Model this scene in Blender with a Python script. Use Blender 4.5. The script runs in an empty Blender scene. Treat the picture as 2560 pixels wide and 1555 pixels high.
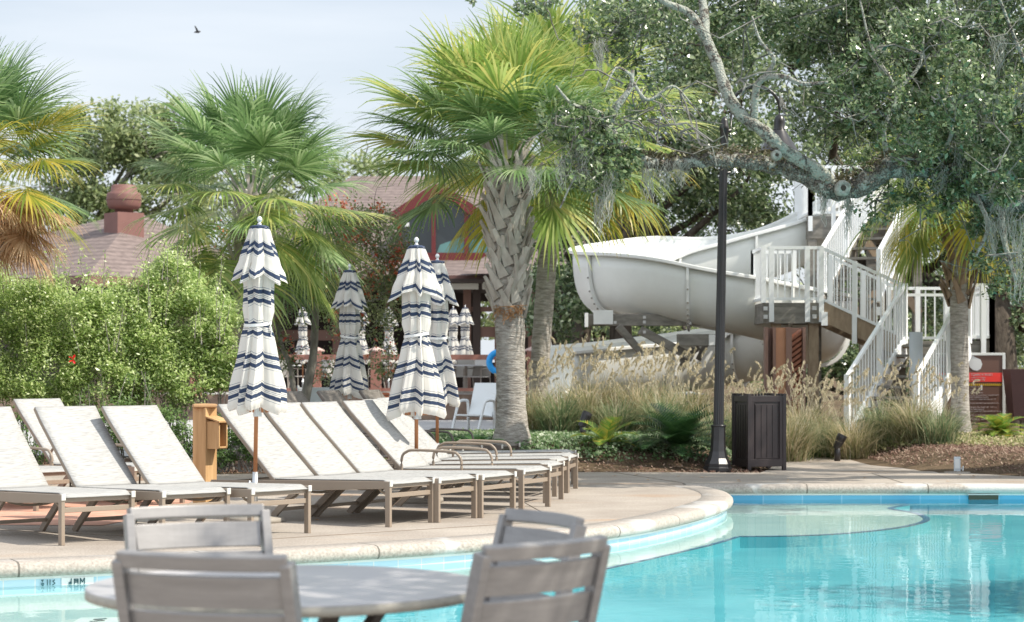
import bpy, math, random
import numpy as np
from mathutils import Vector, Matrix
from mathutils.geometry import tessellate_polygon

SC = bpy.context.scene
COL = SC.collection
R = math.radians
random.seed(7)
NP = np.random.default_rng(11)

# ------------------------------------------------------------ camera
F, HZ, EYE = 5200.0, 910.0, 1.4          # focal length in photo pixels, horizon row, eye height
cam_d = bpy.data.cameras.new('camera')
cam = bpy.data.objects.new('camera', cam_d)
COL.objects.link(cam)
SC.camera = cam
cam.location = (0, 0, EYE)
cam.rotation_euler = (R(90), 0, 0)
cam_d.sensor_width = 36
cam_d.lens = F / 2560 * 36
cam_d.shift_y = (HZ - 777.5) / 2560
cam_d.clip_start = 0.1
cam_d.clip_end = 2000
cam_d.dof.use_dof = True
cam_d.dof.focus_distance = 18.0
cam_d.dof.aperture_fstop = 4.5

# ------------------------------------------------------------ sky, sun, exposure
SUN_EL, SUN_BACK = R(47), R(-14)           # from the right
sd = Vector((math.cos(SUN_EL) * math.cos(SUN_BACK), math.cos(SUN_EL) * math.sin(SUN_BACK), math.sin(SUN_EL)))
world = bpy.data.worlds.new('World')
SC.world = world
world.use_nodes = True
nt = world.node_tree
nt.nodes.clear()
out = nt.nodes.new('ShaderNodeOutputWorld')
bg = nt.nodes.new('ShaderNodeBackground')
sky = nt.nodes.new('ShaderNodeTexSky')
sky.sky_type = 'NISHITA'
sky.sun_disc = False
sky.sun_elevation = SUN_EL
sky.sun_rotation = R(90) - SUN_BACK
sky.air_density = 1.0
sky.dust_density = 2.0
bg.inputs['Strength'].default_value = 0.12
tc = nt.nodes.new('ShaderNodeTexCoord')
mp = nt.nodes.new('ShaderNodeMapping')
mp.inputs['Scale'].default_value = (1.2, 1.2, 9)
no = nt.nodes.new('ShaderNodeTexNoise')
no.inputs['Scale'].default_value = 2.2
no.inputs['Detail'].default_value = 6
rp = nt.nodes.new('ShaderNodeValToRGB')
rp.color_ramp.elements[0].position = 0.30
rp.color_ramp.elements[0].color = (0.55, 0.55, 0.55, 1)
rp.color_ramp.elements[1].position = 0.68
rp.color_ramp.elements[1].color = (0.97, 0.97, 0.97, 1)
mx = nt.nodes.new('ShaderNodeMix')
mx.data_type = 'RGBA'
mx.inputs['B'].default_value = (6.2, 6.6, 7.1, 1)
L = nt.links.new
L(tc.outputs['Generated'], mp.inputs['Vector'])
L(mp.outputs['Vector'], no.inputs['Vector'])
L(no.outputs['Fac'], rp.inputs['Fac'])
L(rp.outputs['Color'], mx.inputs['Factor'])
L(sky.outputs['Color'], mx.inputs['A'])
# sky brightness raised behind the camera: added fill for camera-facing surfaces
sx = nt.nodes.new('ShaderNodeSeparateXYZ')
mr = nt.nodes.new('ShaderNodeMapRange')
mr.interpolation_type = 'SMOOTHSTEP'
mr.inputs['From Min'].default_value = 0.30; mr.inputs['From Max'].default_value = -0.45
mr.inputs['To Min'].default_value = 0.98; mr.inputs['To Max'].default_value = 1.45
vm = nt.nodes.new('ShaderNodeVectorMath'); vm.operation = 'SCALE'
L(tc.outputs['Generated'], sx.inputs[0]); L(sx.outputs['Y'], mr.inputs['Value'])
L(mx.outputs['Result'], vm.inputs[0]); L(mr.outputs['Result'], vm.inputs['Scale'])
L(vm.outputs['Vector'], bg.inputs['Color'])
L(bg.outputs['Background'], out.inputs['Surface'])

sun_d = bpy.data.lights.new('sun', 'SUN')
sun_d.energy = 4.8
sun_d.angle = R(0.5)
sun_d.color = (1.0, 0.93, 0.81)
sun = bpy.data.objects.new('sun', sun_d)
COL.objects.link(sun)
sun.location = sd * 60
sun.rotation_euler = sd.to_track_quat('Z', 'Y').to_euler()
SC.view_settings.view_transform = 'Standard'
SC.view_settings.look = 'None'
SC.view_settings.exposure = 0.38
SC.view_settings.gamma = 1.0
SC.cycles.max_bounces = 8
SC.cycles.transparent_max_bounces = 16

# ------------------------------------------------------------ helpers
def W(px, py, Y):
    return Vector(((px - 1280) / F * Y, Y, EYE - (py - HZ) / F * Y))

def smooth(a, b, x):
    t = min(1, max(0, (x - a) / (b - a)))
    return t * t * (3 - 2 * t)

def gz(X, Y):
    """height of the planted ground behind the deck"""
    l = 0.34 * smooth(26.9, 28.6, Y) * smooth(3.6, 2.2, X) * smooth(44, 33, Y) * smooth(-3.5, -1.0, X)
    r = 0.24 * smooth(27.4 - (X - 5) * 1.2, 29.4 - (X - 5) * 0.9, Y) * smooth(4.9, 6.0, X) * smooth(60, 40, Y)
    return l + r

class MB:
    def __init__(s):
        s.v, s.f, s.a = [], [], []
    def add(s, vs, fs, at=None):
        o = len(s.v)
        s.v.extend(tuple(p) for p in vs)
        s.f.extend(tuple(i + o for i in f) for f in fs)
        s.a.extend(at if at is not None else [(0, 0, 0)] * len(vs))
    def box(s, c, d, rot=None):
        c = Vector(c)
        vs = []
        for x in (-.5, .5):
            for y in (-.5, .5):
                for z in (-.5, .5):
                    p = Vector((x * d[0], y * d[1], z * d[2]))
                    if rot is not None: p = rot @ p
                    vs.append(c + p)
        s.add(vs, [(0, 1, 3, 2), (4, 6, 7, 5), (0, 4, 5, 1), (2, 3, 7, 6), (0, 2, 6, 4), (1, 5, 7, 3)])
        return s
    def sweep(s, pts, w, h, up=(0, 0, 1), closed=False):
        """rectangular section w (sideways) by h (along up) swept along pts; w, h may be lists"""
        pts = [Vector(p) for p in pts]
        n = len(pts)
        W_ = w if isinstance(w, (list, tuple)) else [w] * n
        H_ = h if isinstance(h, (list, tuple)) else [h] * n
        vs = []
        for i, p in enumerate(pts):
            if closed: t = pts[(i + 1) % n] - pts[i - 1]
            else: t = pts[min(i + 1, n - 1)] - pts[max(i - 1, 0)]
            t.normalize()
            u0 = Vector(up[i]) if isinstance(up, list) else Vector(up)
            sd_ = t.cross(u0).normalized()
            u = sd_.cross(t).normalized()
            for a, b in ((-.5, -.5), (.5, -.5), (.5, .5), (-.5, .5)):
                vs.append(p + sd_ * a * W_[i] + u * b * H_[i])
        fs = []
        m = n if closed else n - 1
        for i in range(m):
            j = (i + 1) % n
            for k in range(4):
                fs.append((i * 4 + k, i * 4 + (k + 1) % 4, j * 4 + (k + 1) % 4, j * 4 + k))
        if not closed:
            fs += [(3, 2, 1, 0), tuple((n - 1) * 4 + k for k in range(4))]
        s.add(vs, fs)
        return s
    def beam(s, a, b, w, h, up=(0, 0, 1)):
        return s.sweep([a, b], w, h, up)
    def tube(s, pts, r, n=8, cap=True, wob=0):
        pts = [Vector(p) for p in pts]
        m = len(pts)
        rr = r if isinstance(r, (list, tuple)) else [r] * m
        vs, at = [], []
        ref = Vector((0, 0, 1))
        if abs((pts[-1] - pts[0]).normalized().z) > .9: ref = Vector((0, 1, 0))
        for i, p in enumerate(pts):
            t = (pts[min(i + 1, m - 1)] - pts[max(i - 1, 0)]).normalized()
            a = t.cross(ref).normalized()
            b = a.cross(t).normalized()
            for k in range(n):
                an = 2 * math.pi * k / n
                q = rr[i] * (1 + (wob * (random.random() - .5) if wob else 0))
                vs.append(p + a * math.cos(an) * q + b * math.sin(an) * q)
                at.append((k / n, i / m, 0))
        fs = []
        for i in range(m - 1):
            for k in range(n):
                fs.append((i * n + k, i * n + (k + 1) % n, (i + 1) * n + (k + 1) % n, (i + 1) * n + k))
        if cap:
            fs += [tuple(reversed(range(n))), tuple((m - 1) * n + k for k in range(n))]
        s.add(vs, fs, at)
        return s
    def lathe(s, c, prof, n=24, sx=1, sy=1):
        c = Vector(c)
        vs = []
        for r, z in prof:
            for k in range(n):
                an = 2 * math.pi * k / n
                vs.append(c + Vector((r * math.cos(an) * sx, r * math.sin(an) * sy, z)))
        fs = []
        for i in range(len(prof) - 1):
            for k in range(n):
                fs.append((i * n + k, i * n + (k + 1) % n, (i + 1) * n + (k + 1) % n, (i + 1) * n + k))
        m = len(prof)
        fs += [tuple(reversed(range(n))), tuple((m - 1) * n + k for k in range(n))]
        s.add(vs, fs)
        return s
    def poly(s, pts):
        s.add(pts, [tuple(range(len(pts)))])
        return s
    def prism(s, pts, ext):
        """closed polygon pts extruded by vector ext"""
        n = len(pts)
        e = Vector(ext)
        vs = [Vector(p) for p in pts] + [Vector(p) + e for p in pts]
        fs = [tuple(reversed(range(n))), tuple(range(n, 2 * n))]
        fs += [(i, (i + 1) % n, n + (i + 1) % n, n + i) for i in range(n)]
        s.add(vs, fs)
        return s
    def mesh(s, name, mat, origin=(0, 0, 0), smooth_=False):
        me = bpy.data.meshes.new(name)
        ox, oy, oz = origin
        me.from_pydata([(x - ox, y - oy, z - oz) for x, y, z in s.v], [], s.f)
        if any(a != (0, 0, 0) for a in s.a):
            at = me.attributes.new('tex', 'FLOAT_VECTOR', 'POINT')
            at.data.foreach_set('vector', [c for a in s.a for c in a])
        if mat: me.materials.append(mat)
        if smooth_: me.polygons.foreach_set('use_smooth', [True] * len(me.polygons))
        me.update()
        return me

def tag(o, label=None, cat=None, group=None, kind=None):
    if label: o['label'] = label
    if cat: o['category'] = cat
    if group: o['group'] = group
    if kind: o['kind'] = kind
    return o

def thing(name, label, cat, loc=(0, 0, 0), rz=0, group=None):
    o = bpy.data.objects.new(name, None)
    o.empty_display_size = .2
    COL.objects.link(o)
    o.location = loc
    o.rotation_euler = (0, 0, rz)
    return tag(o, label, cat, group)

def fixn(o):
    me = o.data
    import bmesh
    b = bmesh.new(); b.from_mesh(me)
    bmesh.ops.recalc_face_normals(b, faces=b.faces)
    b.to_mesh(me); b.free()

def part(name, mb, mat, parent=None, smooth_=False, bevel=0, label=None, world=False, fix=True):
    """world=True: mb is in world coordinates and the parent is not rotated"""
    org = (0, 0, 0)
    if world and parent is not None:
        org = Vector(parent.location)
        if parent.parent: org = org + Vector(parent.parent.location)
    me = mb.mesh(name, mat, org, smooth_)
    o = bpy.data.objects.new(name, me)
    COL.objects.link(o)
    if parent is not None: o.parent = parent
    if fix and len(me.polygons) < 60000: fixn(o)
    if bevel:
        md = o.modifiers.new('bevel', 'BEVEL')
        md.width = bevel; md.segments = 2; md.limit_method = 'ANGLE'
    if label: o['label'] = label
    return o

def struct(name, mb, mat, smooth_=False):
    o = part(name, mb, mat, None, smooth_)
    o['kind'] = 'structure'
    return o

def dup(root, loc=None, rz=None, label=None, sc=None):
    r = root.copy(); COL.objects.link(r)
    if loc is not None: r.location = loc
    if rz is not None: r.rotation_euler = (r.rotation_euler[0], r.rotation_euler[1], rz)
    if sc is not None: r.scale = (sc, sc, sc) if not isinstance(sc, tuple) else sc
    if label: r['label'] = label
    for ch in list(root.children):
        c = ch.copy(); COL.objects.link(c); c.parent = r
        for g in ch.children:
            d = g.copy(); COL.objects.link(d); d.parent = c
    return r

def npmesh(name, V, Q, mat, parent=None, origin=(0, 0, 0), label=None):
    V = np.asarray(V, dtype=np.float32) - np.asarray(origin, dtype=np.float32)
    Q = np.asarray(Q, dtype=np.int32)
    k = Q.shape[1]
    me = bpy.data.meshes.new(name)
    me.vertices.add(len(V)); me.vertices.foreach_set('co', V.ravel())
    me.loops.add(Q.size); me.loops.foreach_set('vertex_index', Q.ravel())
    me.polygons.add(len(Q))
    me.polygons.foreach_set('loop_start', np.arange(0, Q.size, k, dtype=np.int32))
    me.update(calc_edges=True)
    me.validate()
    me.materials.append(mat)
    o = bpy.data.objects.new(name, me)
    COL.objects.link(o)
    if parent is not None: o.parent = parent
    if label: o['label'] = label
    return o

# ------------------------------------------------------------ materials
def newmat(name):
    m = bpy.data.materials.new(name)
    m.use_nodes = True
    n = m.node_tree
    b = n.nodes['Principled BSDF']
    return m, n, b

def mat(name, col, rough=.6, spec=.4, metal=0, var=0.0, vscale=6.0, stretch=(1, 1, 1), bump=0, bscale=40, col2=None, obj=True):
    m, n, b = newmat(name)
    b.inputs['Roughness'].default_value = rough
    b.inputs['Specular IOR Level'].default_value = spec
    b.inputs['Metallic'].default_value = metal
    b.inputs['Base Color'].default_value = (*col, 1)
    if var or col2 or bump:
        t = n.nodes.new('ShaderNodeTexCoord')
        mp = n.nodes.new('ShaderNodeMapping')
        mp.inputs['Scale'].default_value = stretch
        n.links.new(t.outputs['Object'], mp.inputs['Vector'])
    if var or col2:
        no = n.nodes.new('ShaderNodeTexNoise')
        no.inputs['Scale'].default_value = vscale
        no.inputs['Detail'].default_value = 7
        no.inputs['Roughness'].default_value = .62
        n.links.new(mp.outputs['Vector'], no.inputs['Vector'])
        r = n.nodes.new('ShaderNodeValToRGB')
        r.color_ramp.elements[0].position = .33
        r.color_ramp.elements[1].position = .67
        c2 = col2 or tuple(min(1, c * (1 + var)) for c in col)
        c1 = col if col2 else tuple(c * (1 - var) for c in col)
        r.color_ramp.elements[0].color = (*c1, 1)
        r.color_ramp.elements[1].color = (*c2, 1)
        n.links.new(no.outputs['Fac'], r.inputs['Fac'])
        n.links.new(r.outputs['Color'], b.inputs['Base Color'])
    if bump:
        nb = n.nodes.new('ShaderNodeTexNoise')
        nb.inputs['Scale'].default_value = bscale
        nb.inputs['Detail'].default_value = 4
        n.links.new(mp.outputs['Vector'], nb.inputs['Vector'])
        bp = n.nodes.new('ShaderNodeBump')
        bp.inputs['Strength'].default_value = bump
        bp.inputs['Distance'].default_value = .02
        n.links.new(nb.outputs['Fac'], bp.inputs['Height'])
        n.links.new(bp.outputs['Normal'], b.inputs['Normal'])
    return m

def leafmat(name, cols, rough=.42, spec=.5, trans=.35):
    """leaf colour differs from leaf to leaf (random per island)"""
    m, n, b = newmat(name)
    g = n.nodes.new('ShaderNodeNewGeometry')
    r = n.nodes.new('ShaderNodeValToRGB')
    cr = r.color_ramp
    k = len(cols)
    for i, c in enumerate(cols):
        e = cr.elements[i] if i < 2 else cr.elements.new(i / (k - 1))
        e.position = i / (k - 1)
        e.color = (*c, 1)
    n.links.new(g.outputs['Random Per Island'], r.inputs['Fac'])
    n.links.new(r.outputs['Color'], b.inputs['Base Color'])
    b.inputs['Roughness'].default_value = rough
    b.inputs['Specular IOR Level'].default_value = spec
    tr = n.nodes.new('ShaderNodeBsdfTranslucent')
    hs = n.nodes.new('ShaderNodeHueSaturation')
    hs.inputs['Value'].default_value = 1.45
    hs.inputs['Saturation'].default_value = 1.02
    n.links.new(r.outputs['Color'], hs.inputs['Color'])
    n.links.new(hs.outputs['Color'], tr.inputs['Color'])
    ms = n.nodes.new('ShaderNodeMixShader')
    ms.inputs[0].default_value = trans
    n.links.new(b.outputs[0], ms.inputs[1])
    n.links.new(tr.outputs[0], ms.inputs[2])
    n.links.new(ms.outputs[0], n.nodes['Material Output'].inputs['Surface'])
    return m

# concrete of the pool deck: mottled, with faint rust stains and pores
def concrete(name, c1, c2, rust=.25, speck=.5):
    m, n, b = newmat(name)
    t = n.nodes.new('ShaderNodeTexCoord')
    n1 = n.nodes.new('ShaderNodeTexNoise'); n1.inputs['Scale'].default_value = .9; n1.inputs['Detail'].default_value = 9; n1.inputs['Roughness'].default_value = .65
    n.links.new(t.outputs['Object'], n1.inputs['Vector'])
    r1 = n.nodes.new('ShaderNodeValToRGB')
    r1.color_ramp.elements[0].position = .3; r1.color_ramp.elements[0].color = (*c1, 1)
    r1.color_ramp.elements[1].position = .7; r1.color_ramp.elements[1].color = (*c2, 1)
    n.links.new(n1.outputs['Fac'], r1.inputs['Fac'])
    mp = n.nodes.new('ShaderNodeMapping'); mp.inputs['Location'].default_value = (3, 8, 1); mp.inputs['Scale'].default_value = (.5, 1.3, 1)
    n.links.new(t.outputs['Object'], mp.inputs['Vector'])
    n2 = n.nodes.new('ShaderNodeTexNoise'); n2.inputs['Scale'].default_value = 1.1; n2.inputs['Detail'].default_value = 5
    n.links.new(mp.outputs['Vector'], n2.inputs['Vector'])
    r2 = n.nodes.new('ShaderNodeValToRGB')
    r2.color_ramp.elements[0].position = .58; r2.color_ramp.elements[0].color = (0, 0, 0, 1)
    r2.color_ramp.elements[1].position = .74; r2.color_ramp.elements[1].color = (rust, rust, rust, 1)
    n.links.new(n2.outputs['Fac'], r2.inputs['Fac'])
    mx = n.nodes.new('ShaderNodeMix'); mx.data_type = 'RGBA'; mx.inputs['B'].default_value = (.42, .24, .12, 1)
    n.links.new(r2.outputs['Color'], mx.inputs['Factor']); n.links.new(r1.outputs['Color'], mx.inputs['A'])
    n3 = n.nodes.new('ShaderNodeTexNoise'); n3.inputs['Scale'].default_value = 60; n3.inputs['Detail'].default_value = 3
    n.links.new(t.outputs['Object'], n3.inputs['Vector'])
    r3 = n.nodes.new('ShaderNodeValToRGB')
    r3.color_ramp.elements[0].position = .35; r3.color_ramp.elements[0].color = (1 - speck * .6,) * 3 + (1,)
    r3.color_ramp.elements[1].position = .6; r3.color_ramp.elements[1].color = (1, 1, 1, 1)
    n.links.new(n3.outputs['Fac'], r3.inputs['Fac'])
    m2 = n.nodes.new('ShaderNodeMix'); m2.data_type = 'RGBA'; m2.blend_type = 'MULTIPLY'; m2.inputs['Factor'].default_value = 1
    n.links.new(mx.outputs['Result'], m2.inputs['A']); n.links.new(r3.outputs['Color'], m2.inputs['B'])
    n.links.new(m2.outputs['Result'], b.inputs['Base Color'])
    b.inputs['Roughness'].default_value = .85
    b.inputs['Specular IOR Level'].default_value = .25
    bp = n.nodes.new('ShaderNodeBump'); bp.inputs['Strength'].default_value = .35; bp.inputs['Distance'].default_value = .01
    n.links.new(n3.outputs['Fac'], bp.inputs['Height']); n.links.new(bp.outputs['Normal'], b.inputs['Normal'])
    return m

M_deck = concrete('deck_concrete', (.32, .275, .235), (.47, .42, .365), .5)
M_plaza = concrete('plaza_concrete', (.42, .42, .42), (.52, .51, .50), .05)
M_soil = mat('planting_soil', (.075, .055, .035), .95, .1, col2=(.16, .115, .075), vscale=3.0, bump=.8, bscale=30)
M_far = mat('far_ground', (.07, .08, .03), .95, .1, col2=(.16, .13, .08), vscale=.7)

def catmull(P, n=10):
    P = [Vector(p) for p in P]
    out = []
    for i in range(len(P) - 1):
        p0 = P[i - 1] if i else P[0] * 2 - P[1]
        p1, p2 = P[i], P[i + 1]
        p3 = P[i + 2] if i + 2 < len(P) else P[-1] * 2 - P[-2]
        for k in range(n):
            t = k / n
            out.append(.5 * ((2 * p1) + (p2 - p0) * t + (2 * p0 - 5 * p1 + 4 * p2 - p3) * t * t + (3 * p1 - p0 - 3 * p2 + p3) * t ** 3))
    out.append(P[-1])
    return out

# ground sheet to the horizon (left out where the pool is dug)
xs = [-400, -150, -60, -30, -14] + [-14 + i * .8 for i in range(1, 40)] + [18, 30, 60, 150, 400]
ys = [-200, -50, 8] + [24.6 + i * .5 for i in range(0, 42)] + [47, 52, 60, 80, 120, 250, 800]
xs = sorted(set(xs)); ys = sorted(set(ys))
mb = MB()
vs = [(x, y, gz(x, y) - .03 if 24 < y < 61 and -15 < x < 19 else -.03) for y in ys for x in xs]
fs = []
for j in range(len(ys) - 1):
    for i in range(len(xs) - 1):
        cx, cy = (xs[i] + xs[i + 1]) / 2, (ys[j] + ys[j + 1]) / 2
        if -14 < cx < 18 and 8 < cy < 24.6: continue
        a = j * len(xs) + i
        fs.append((a, a + 1, a + 1 + len(xs), a + len(xs)))
mb.add(vs, fs)
struct('ground', mb, M_soil, True)

# pool outline
C1 = catmull([(-14, 10.8, 0), (-9, 12.5, 0), (-6, 13.5, 0), (-3.57, 14.52, 0), (-2.3, 15.15, 0), (-1.05, 15.92, 0), (-.16, 16.65, 0),
              (.88, 17.85, 0), (1.47, 19.0, 0), (1.97, 20.35, 0), (2.27, 21.5, 0), (2.37, 22.5, 0), (2.3, 23.4, 0), (2.12, 24.0, 0)], 8)
C2 = [Vector((2.12, 24.0, 0)), Vector((4, 24.02, 0)), Vector((7, 24.0, 0)), Vector((11, 24.05, 0)), Vector((18, 24.1, 0))]

def offset(C, d):
    out = []
    for i, p in enumerate(C):
        t = (C[min(i + 1, len(C) - 1)] - C[max(i - 1, 0)]).normalized()
        out.append(p + Vector((-t.y, t.x, 0)) * d)
    return out

def flat(name, pts, z, m, kind='structure'):
    v = [Vector((p[0], p[1], z)) for p in pts]
    tri = tessellate_polygon([v])
    mb = MB(); mb.add(v, [tuple(t) for t in tri])
    o = part(name, mb, m)
    up = sum(p.normal.z * p.area for p in o.data.polygons)
    if up < 0: o.data.flip_normals()
    o['kind'] = kind
    return o

deck = [p for p in offset(C1, .33)][:-4] + [Vector((2.12 - .1, 24.33, 0))] + [p for p in offset(C2, .33)][1:]
deck += [Vector(p + (0,)) for p in [(18, 25.2), (9, 25.3), (6.35, 25.9), (5.6, 27.1), (4.95, 28.8), (5.2, 31), (5.4, 34), (4.2, 34), (4.0, 31), (3.7, 29.1), (3.35, 27.4),
         (3.2, 26.8), (2.2, 26.9), (.35, 27.0), (-1.5, 26.9), (-3, 26.6), (-4, 26.4), (-9, 25.7), (-14, 25), (-14, 11.2)]]
flat('pool_deck', deck, .0, M_deck)
flat('brick_paving', [(-7.5, 18.3), (-3.55, 18.0), (-3.2, 19.6), (-3.3, 22.6), (-7.5, 23.5)], .004,
     mat('brick_paving', (.46, .24, .17), .85, .2, col2=(.60, .36, .27), vscale=5))
flat('plaza', [(-16, 34), (-1.2, 30.5), (.2, 36), (.4, 52), (-16, 52)], .0, M_plaza)
flat('patio', [(-14, -8), (14, -8), (14, 9.4), (-14, 9.4)], .0, M_deck)

# control joints cut in the deck
M_joint = mat('joint', (.26, .22, .18), .9, .1)
jb = MB()
for a, b in (((-2.2, 16.4), (.5, 18.6)), ((-2.2, 16.4), (-9, 20)), ((.4, 18.6), (-.5, 26.5)), ((2.0, 24.5), (1.3, 26.9)), ((4.6, 24.4), (4.6, 26.6)), ((-2.2, 16.4), (-1.9, 15.9)), ((7.2, 24.4), (7.2, 25.5))):
    jb.beam((*a, .003), (*b, .003), .006, .004)
jj = part('deck_joint', jb, M_joint); jj['kind'] = 'structure'

# coping stones
def coping_mat():
    m, n, b = newmat('coping_stone')
    t = n.nodes.new('ShaderNodeTexCoord')
    n1 = n.nodes.new('ShaderNodeTexNoise'); n1.inputs['Scale'].default_value = 45; n1.inputs['Detail'].default_value = 4
    n.links.new(t.outputs['Object'], n1.inputs['Vector'])
    r1 = n.nodes.new('ShaderNodeValToRGB')
    r1.color_ramp.elements[0].position = .3; r1.color_ramp.elements[0].color = (.29, .255, .22, 1)
    r1.color_ramp.elements[1].position = .65; r1.color_ramp.elements[1].color = (.44, .395, .35, 1)
    n.links.new(n1.outputs['Fac'], r1.inputs['Fac'])
    n2 = n.nodes.new('ShaderNodeTexNoise'); n2.inputs['Scale'].default_value = 1.3; n2.inputs['Detail'].default_value = 6; n2.inputs['Distortion'].default_value = .8
    n.links.new(t.outputs['Object'], n2.inputs['Vector'])
    r2 = n.nodes.new('ShaderNodeValToRGB')
    r2.color_ramp.elements[0].position = .56; r2.color_ramp.elements[0].color = (0, 0, 0, 1)
    r2.color_ramp.elements[1].position = .61; r2.color_ramp.elements[1].color = (.8, .8, .8, 1)
    n.links.new(n2.outputs['Fac'], r2.inputs['Fac'])
    mx = n.nodes.new('ShaderNodeMix'); mx.data_type = 'RGBA'; mx.inputs['B'].default_value = (.54, .525, .50, 1)
    n.links.new(r2.outputs['Color'], mx.inputs['Factor']); n.links.new(r1.outputs['Color'], mx.inputs['A'])
    # mortar joints between the stones, every 1.4 m along the edge
    at = n.nodes.new('ShaderNodeAttribute'); at.attribute_name = 'tex'
    sp = n.nodes.new('ShaderNodeSeparateXYZ'); n.links.new(at.outputs['Vector'], sp.inputs[0])
    md = n.nodes.new('ShaderNodeMath'); md.operation = 'MODULO'; md.inputs[1].default_value = 1.4; n.links.new(sp.outputs['X'], md.inputs[0])
    lt = n.nodes.new('ShaderNodeMath'); lt.operation = 'LESS_THAN'; lt.inputs[1].default_value = .016; n.links.new(md.outputs[0], lt.inputs[0])
    m3 = n.nodes.new('ShaderNodeMix'); m3.data_type = 'RGBA'; m3.inputs['B'].default_value = (.14, .125, .105, 1)
    n.links.new(lt.outputs[0], m3.inputs['Factor']); n.links.new(mx.outputs['Result'], m3.inputs['A'])
    n.links.new(m3.outputs['Result'], b.inputs['Base Color'])
    b.inputs['Roughness'].default_value = .8
    bp = n.nodes.new('ShaderNodeBump'); bp.inputs['Strength'].default_value = .6; bp.inputs['Distance'].default_value = .01
    n.links.new(n1.outputs['Fac'], bp.inputs['Height']); n.links.new(bp.outputs['Normal'], b.inputs['Normal'])
    return m
M_cop = coping_mat()

def strip(mb, C, prof):
    s = 0
    L_ = [offset(C, d) for d, z in prof]
    vs, at = [], []
    for i in range(len(C)):
        if i: s += (C[i] - C[i - 1]).length
        for k, (d, z) in enumerate(prof):
            p = L_[k][i]
            vs.append((p.x, p.y, z)); at.append((s, z, d))
    m = len(prof)
    fs = [(i * m + k, (i + 1) * m + k, (i + 1) * m + k + 1, i * m + k + 1) for i in range(len(C) - 1) for k in range(m - 1)]
    mb.add(vs, fs, at)
PROF = [(.34, -.01), (.33, .008), (.07, .008), (.03, .0), (.006, -.022), (0, -.05), (.008, -.08), (.03, -.098), (.12, -.10)]
C2e = [Vector((2.0, 24.0, 0))] + C2[1:]
mb = MB(); strip(mb, C1, PROF); strip(mb, C2e, PROF)
struct('pool_coping', mb, M_cop, True)

def tilemat(name, c1, c2, mortar, sx):
    m, n, b = newmat(name)
    a = n.nodes.new('ShaderNodeAttribute'); a.attribute_name = 'tex'
    mp = n.nodes.new('ShaderNodeMapping'); mp.inputs['Scale'].default_value = (sx, sx, 1); mp.inputs['Location'].default_value = (0, .02, 0)
    n.links.new(a.outputs['Vector'], mp.inputs['Vector'])
    br = n.nodes.new('ShaderNodeTexBrick')
    br.offset = 0
    br.inputs['Color1'].default_value = (*c1, 1); br.inputs['Color2'].default_value = (*c2, 1); br.inputs['Mortar'].default_value = (*mortar, 1)
    br.inputs['Scale'].default_value = 1; br.inputs['Mortar Size'].default_value = .02
    br.inputs['Brick Width'].default_value = 1; br.inputs['Row Height'].default_value = 1
    n.links.new(mp.outputs['Vector'], br.inputs['Vector'])
    n.links.new(br.outputs['Color'], b.inputs['Base Color'])
    b.inputs['Roughness'].default_value = .12
    return m
M_tileN = tilemat('pale_tile', (.46, .68, .80), (.58, .76, .85), (.8, .8, .78), 4.5)
M_tileF = tilemat('blue_tile', (.08, .36, .58), (.14, .45, .66), (.22, .50, .70), 2.2)
M_white = mat('white_plaster', (.80, .82, .80), .5, .4)
M_pfl = mat('pool_plaster', (.12, .45, .52), .6, .3, col2=(.18, .56, .62), vscale=1.1)
M_shelf = mat('shelf_plaster', (.46, .58, .57), .6, .3, col2=(.56, .65, .63), vscale=1.5)
for nm, C, mt in (('tile_band', C1, M_tileN), ('tile_band', C2e, M_tileF)):
    mb = MB(); strip(mb, C, [(.07, -.118), (.07, -.30)]); o = struct(nm, mb, mt)
    mb = MB(); strip(mb, C, [(.066, -.10), (.064, -.119)]); struct('tile_trim', mb, M_white)
for C in (C1, C2e):
    mb = MB(); strip(mb, C, [(.068, -.30), (.068, -1.0)]); struct('pool_wall', mb, M_pfl)

# basin, shelf, water
z_sh, z_w = -.235, -.168
basin = offset(C1, .08)[:-2] + offset(C2e, .08)[1:] + [Vector((18, 9.4, 0)), Vector((-14, 9.4, 0))]
flat('pool_floor', basin, -.34, M_pfl)
mb = MB(); mb.box((2, 9.38, -.5), (32, .1, 1.0)); struct('pool_wall', mb, M_white)
def S(px, py):
    Y = (EYE - z_w) * F / (py - HZ)
    return Vector(((px - 1280) / F * Y, Y, 0))
edge = [Vector((-14, 9.6, 0)), Vector((-6.5, 11.7, 0)), S(30, 1546), S(300, 1535), S(700, 1502), S(1100, 1462), S(1400, 1421), S(1514, 1403), S(1640, 1376), S(1780, 1345), S(1850, 1325)]
e2 = [S(1850, 1325), S(2000, 1323), S(2110, 1318), S(2219, 1308), S(2293, 1296), S(2326, 1283), S(2298, 1268), S(2235, 1257), Vector((4.6, 24.05, 0))]
E1 = catmull(edge, 5); E2 = catmull(e2, 5)
shelf = E1[:-1] + E2 + [Vector((4.6, 24.08, 0))] + list(reversed(offset(C2e, .08)[:2][:1])) + list(reversed(offset(C1, .08)[:-2]))
flat('pool_shelf', shelf, z_sh, M_shelf)
mb = MB()
strip(mb, E1[:-1] + E2, [(0, z_sh), (0, -.34)])
struct('shelf_riser', mb, M_pfl)
mb = MB(); strip(mb, E1, [(.0, z_sh + .004), (.045, z_sh + .004)]); strip(mb, E2, [(.0, z_sh + .004), (.075, z_sh + .004)])
struct('shelf_edge_tile', mb, mat('dark_blue_tile', (.04, .15, .34), .3, .4))

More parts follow.
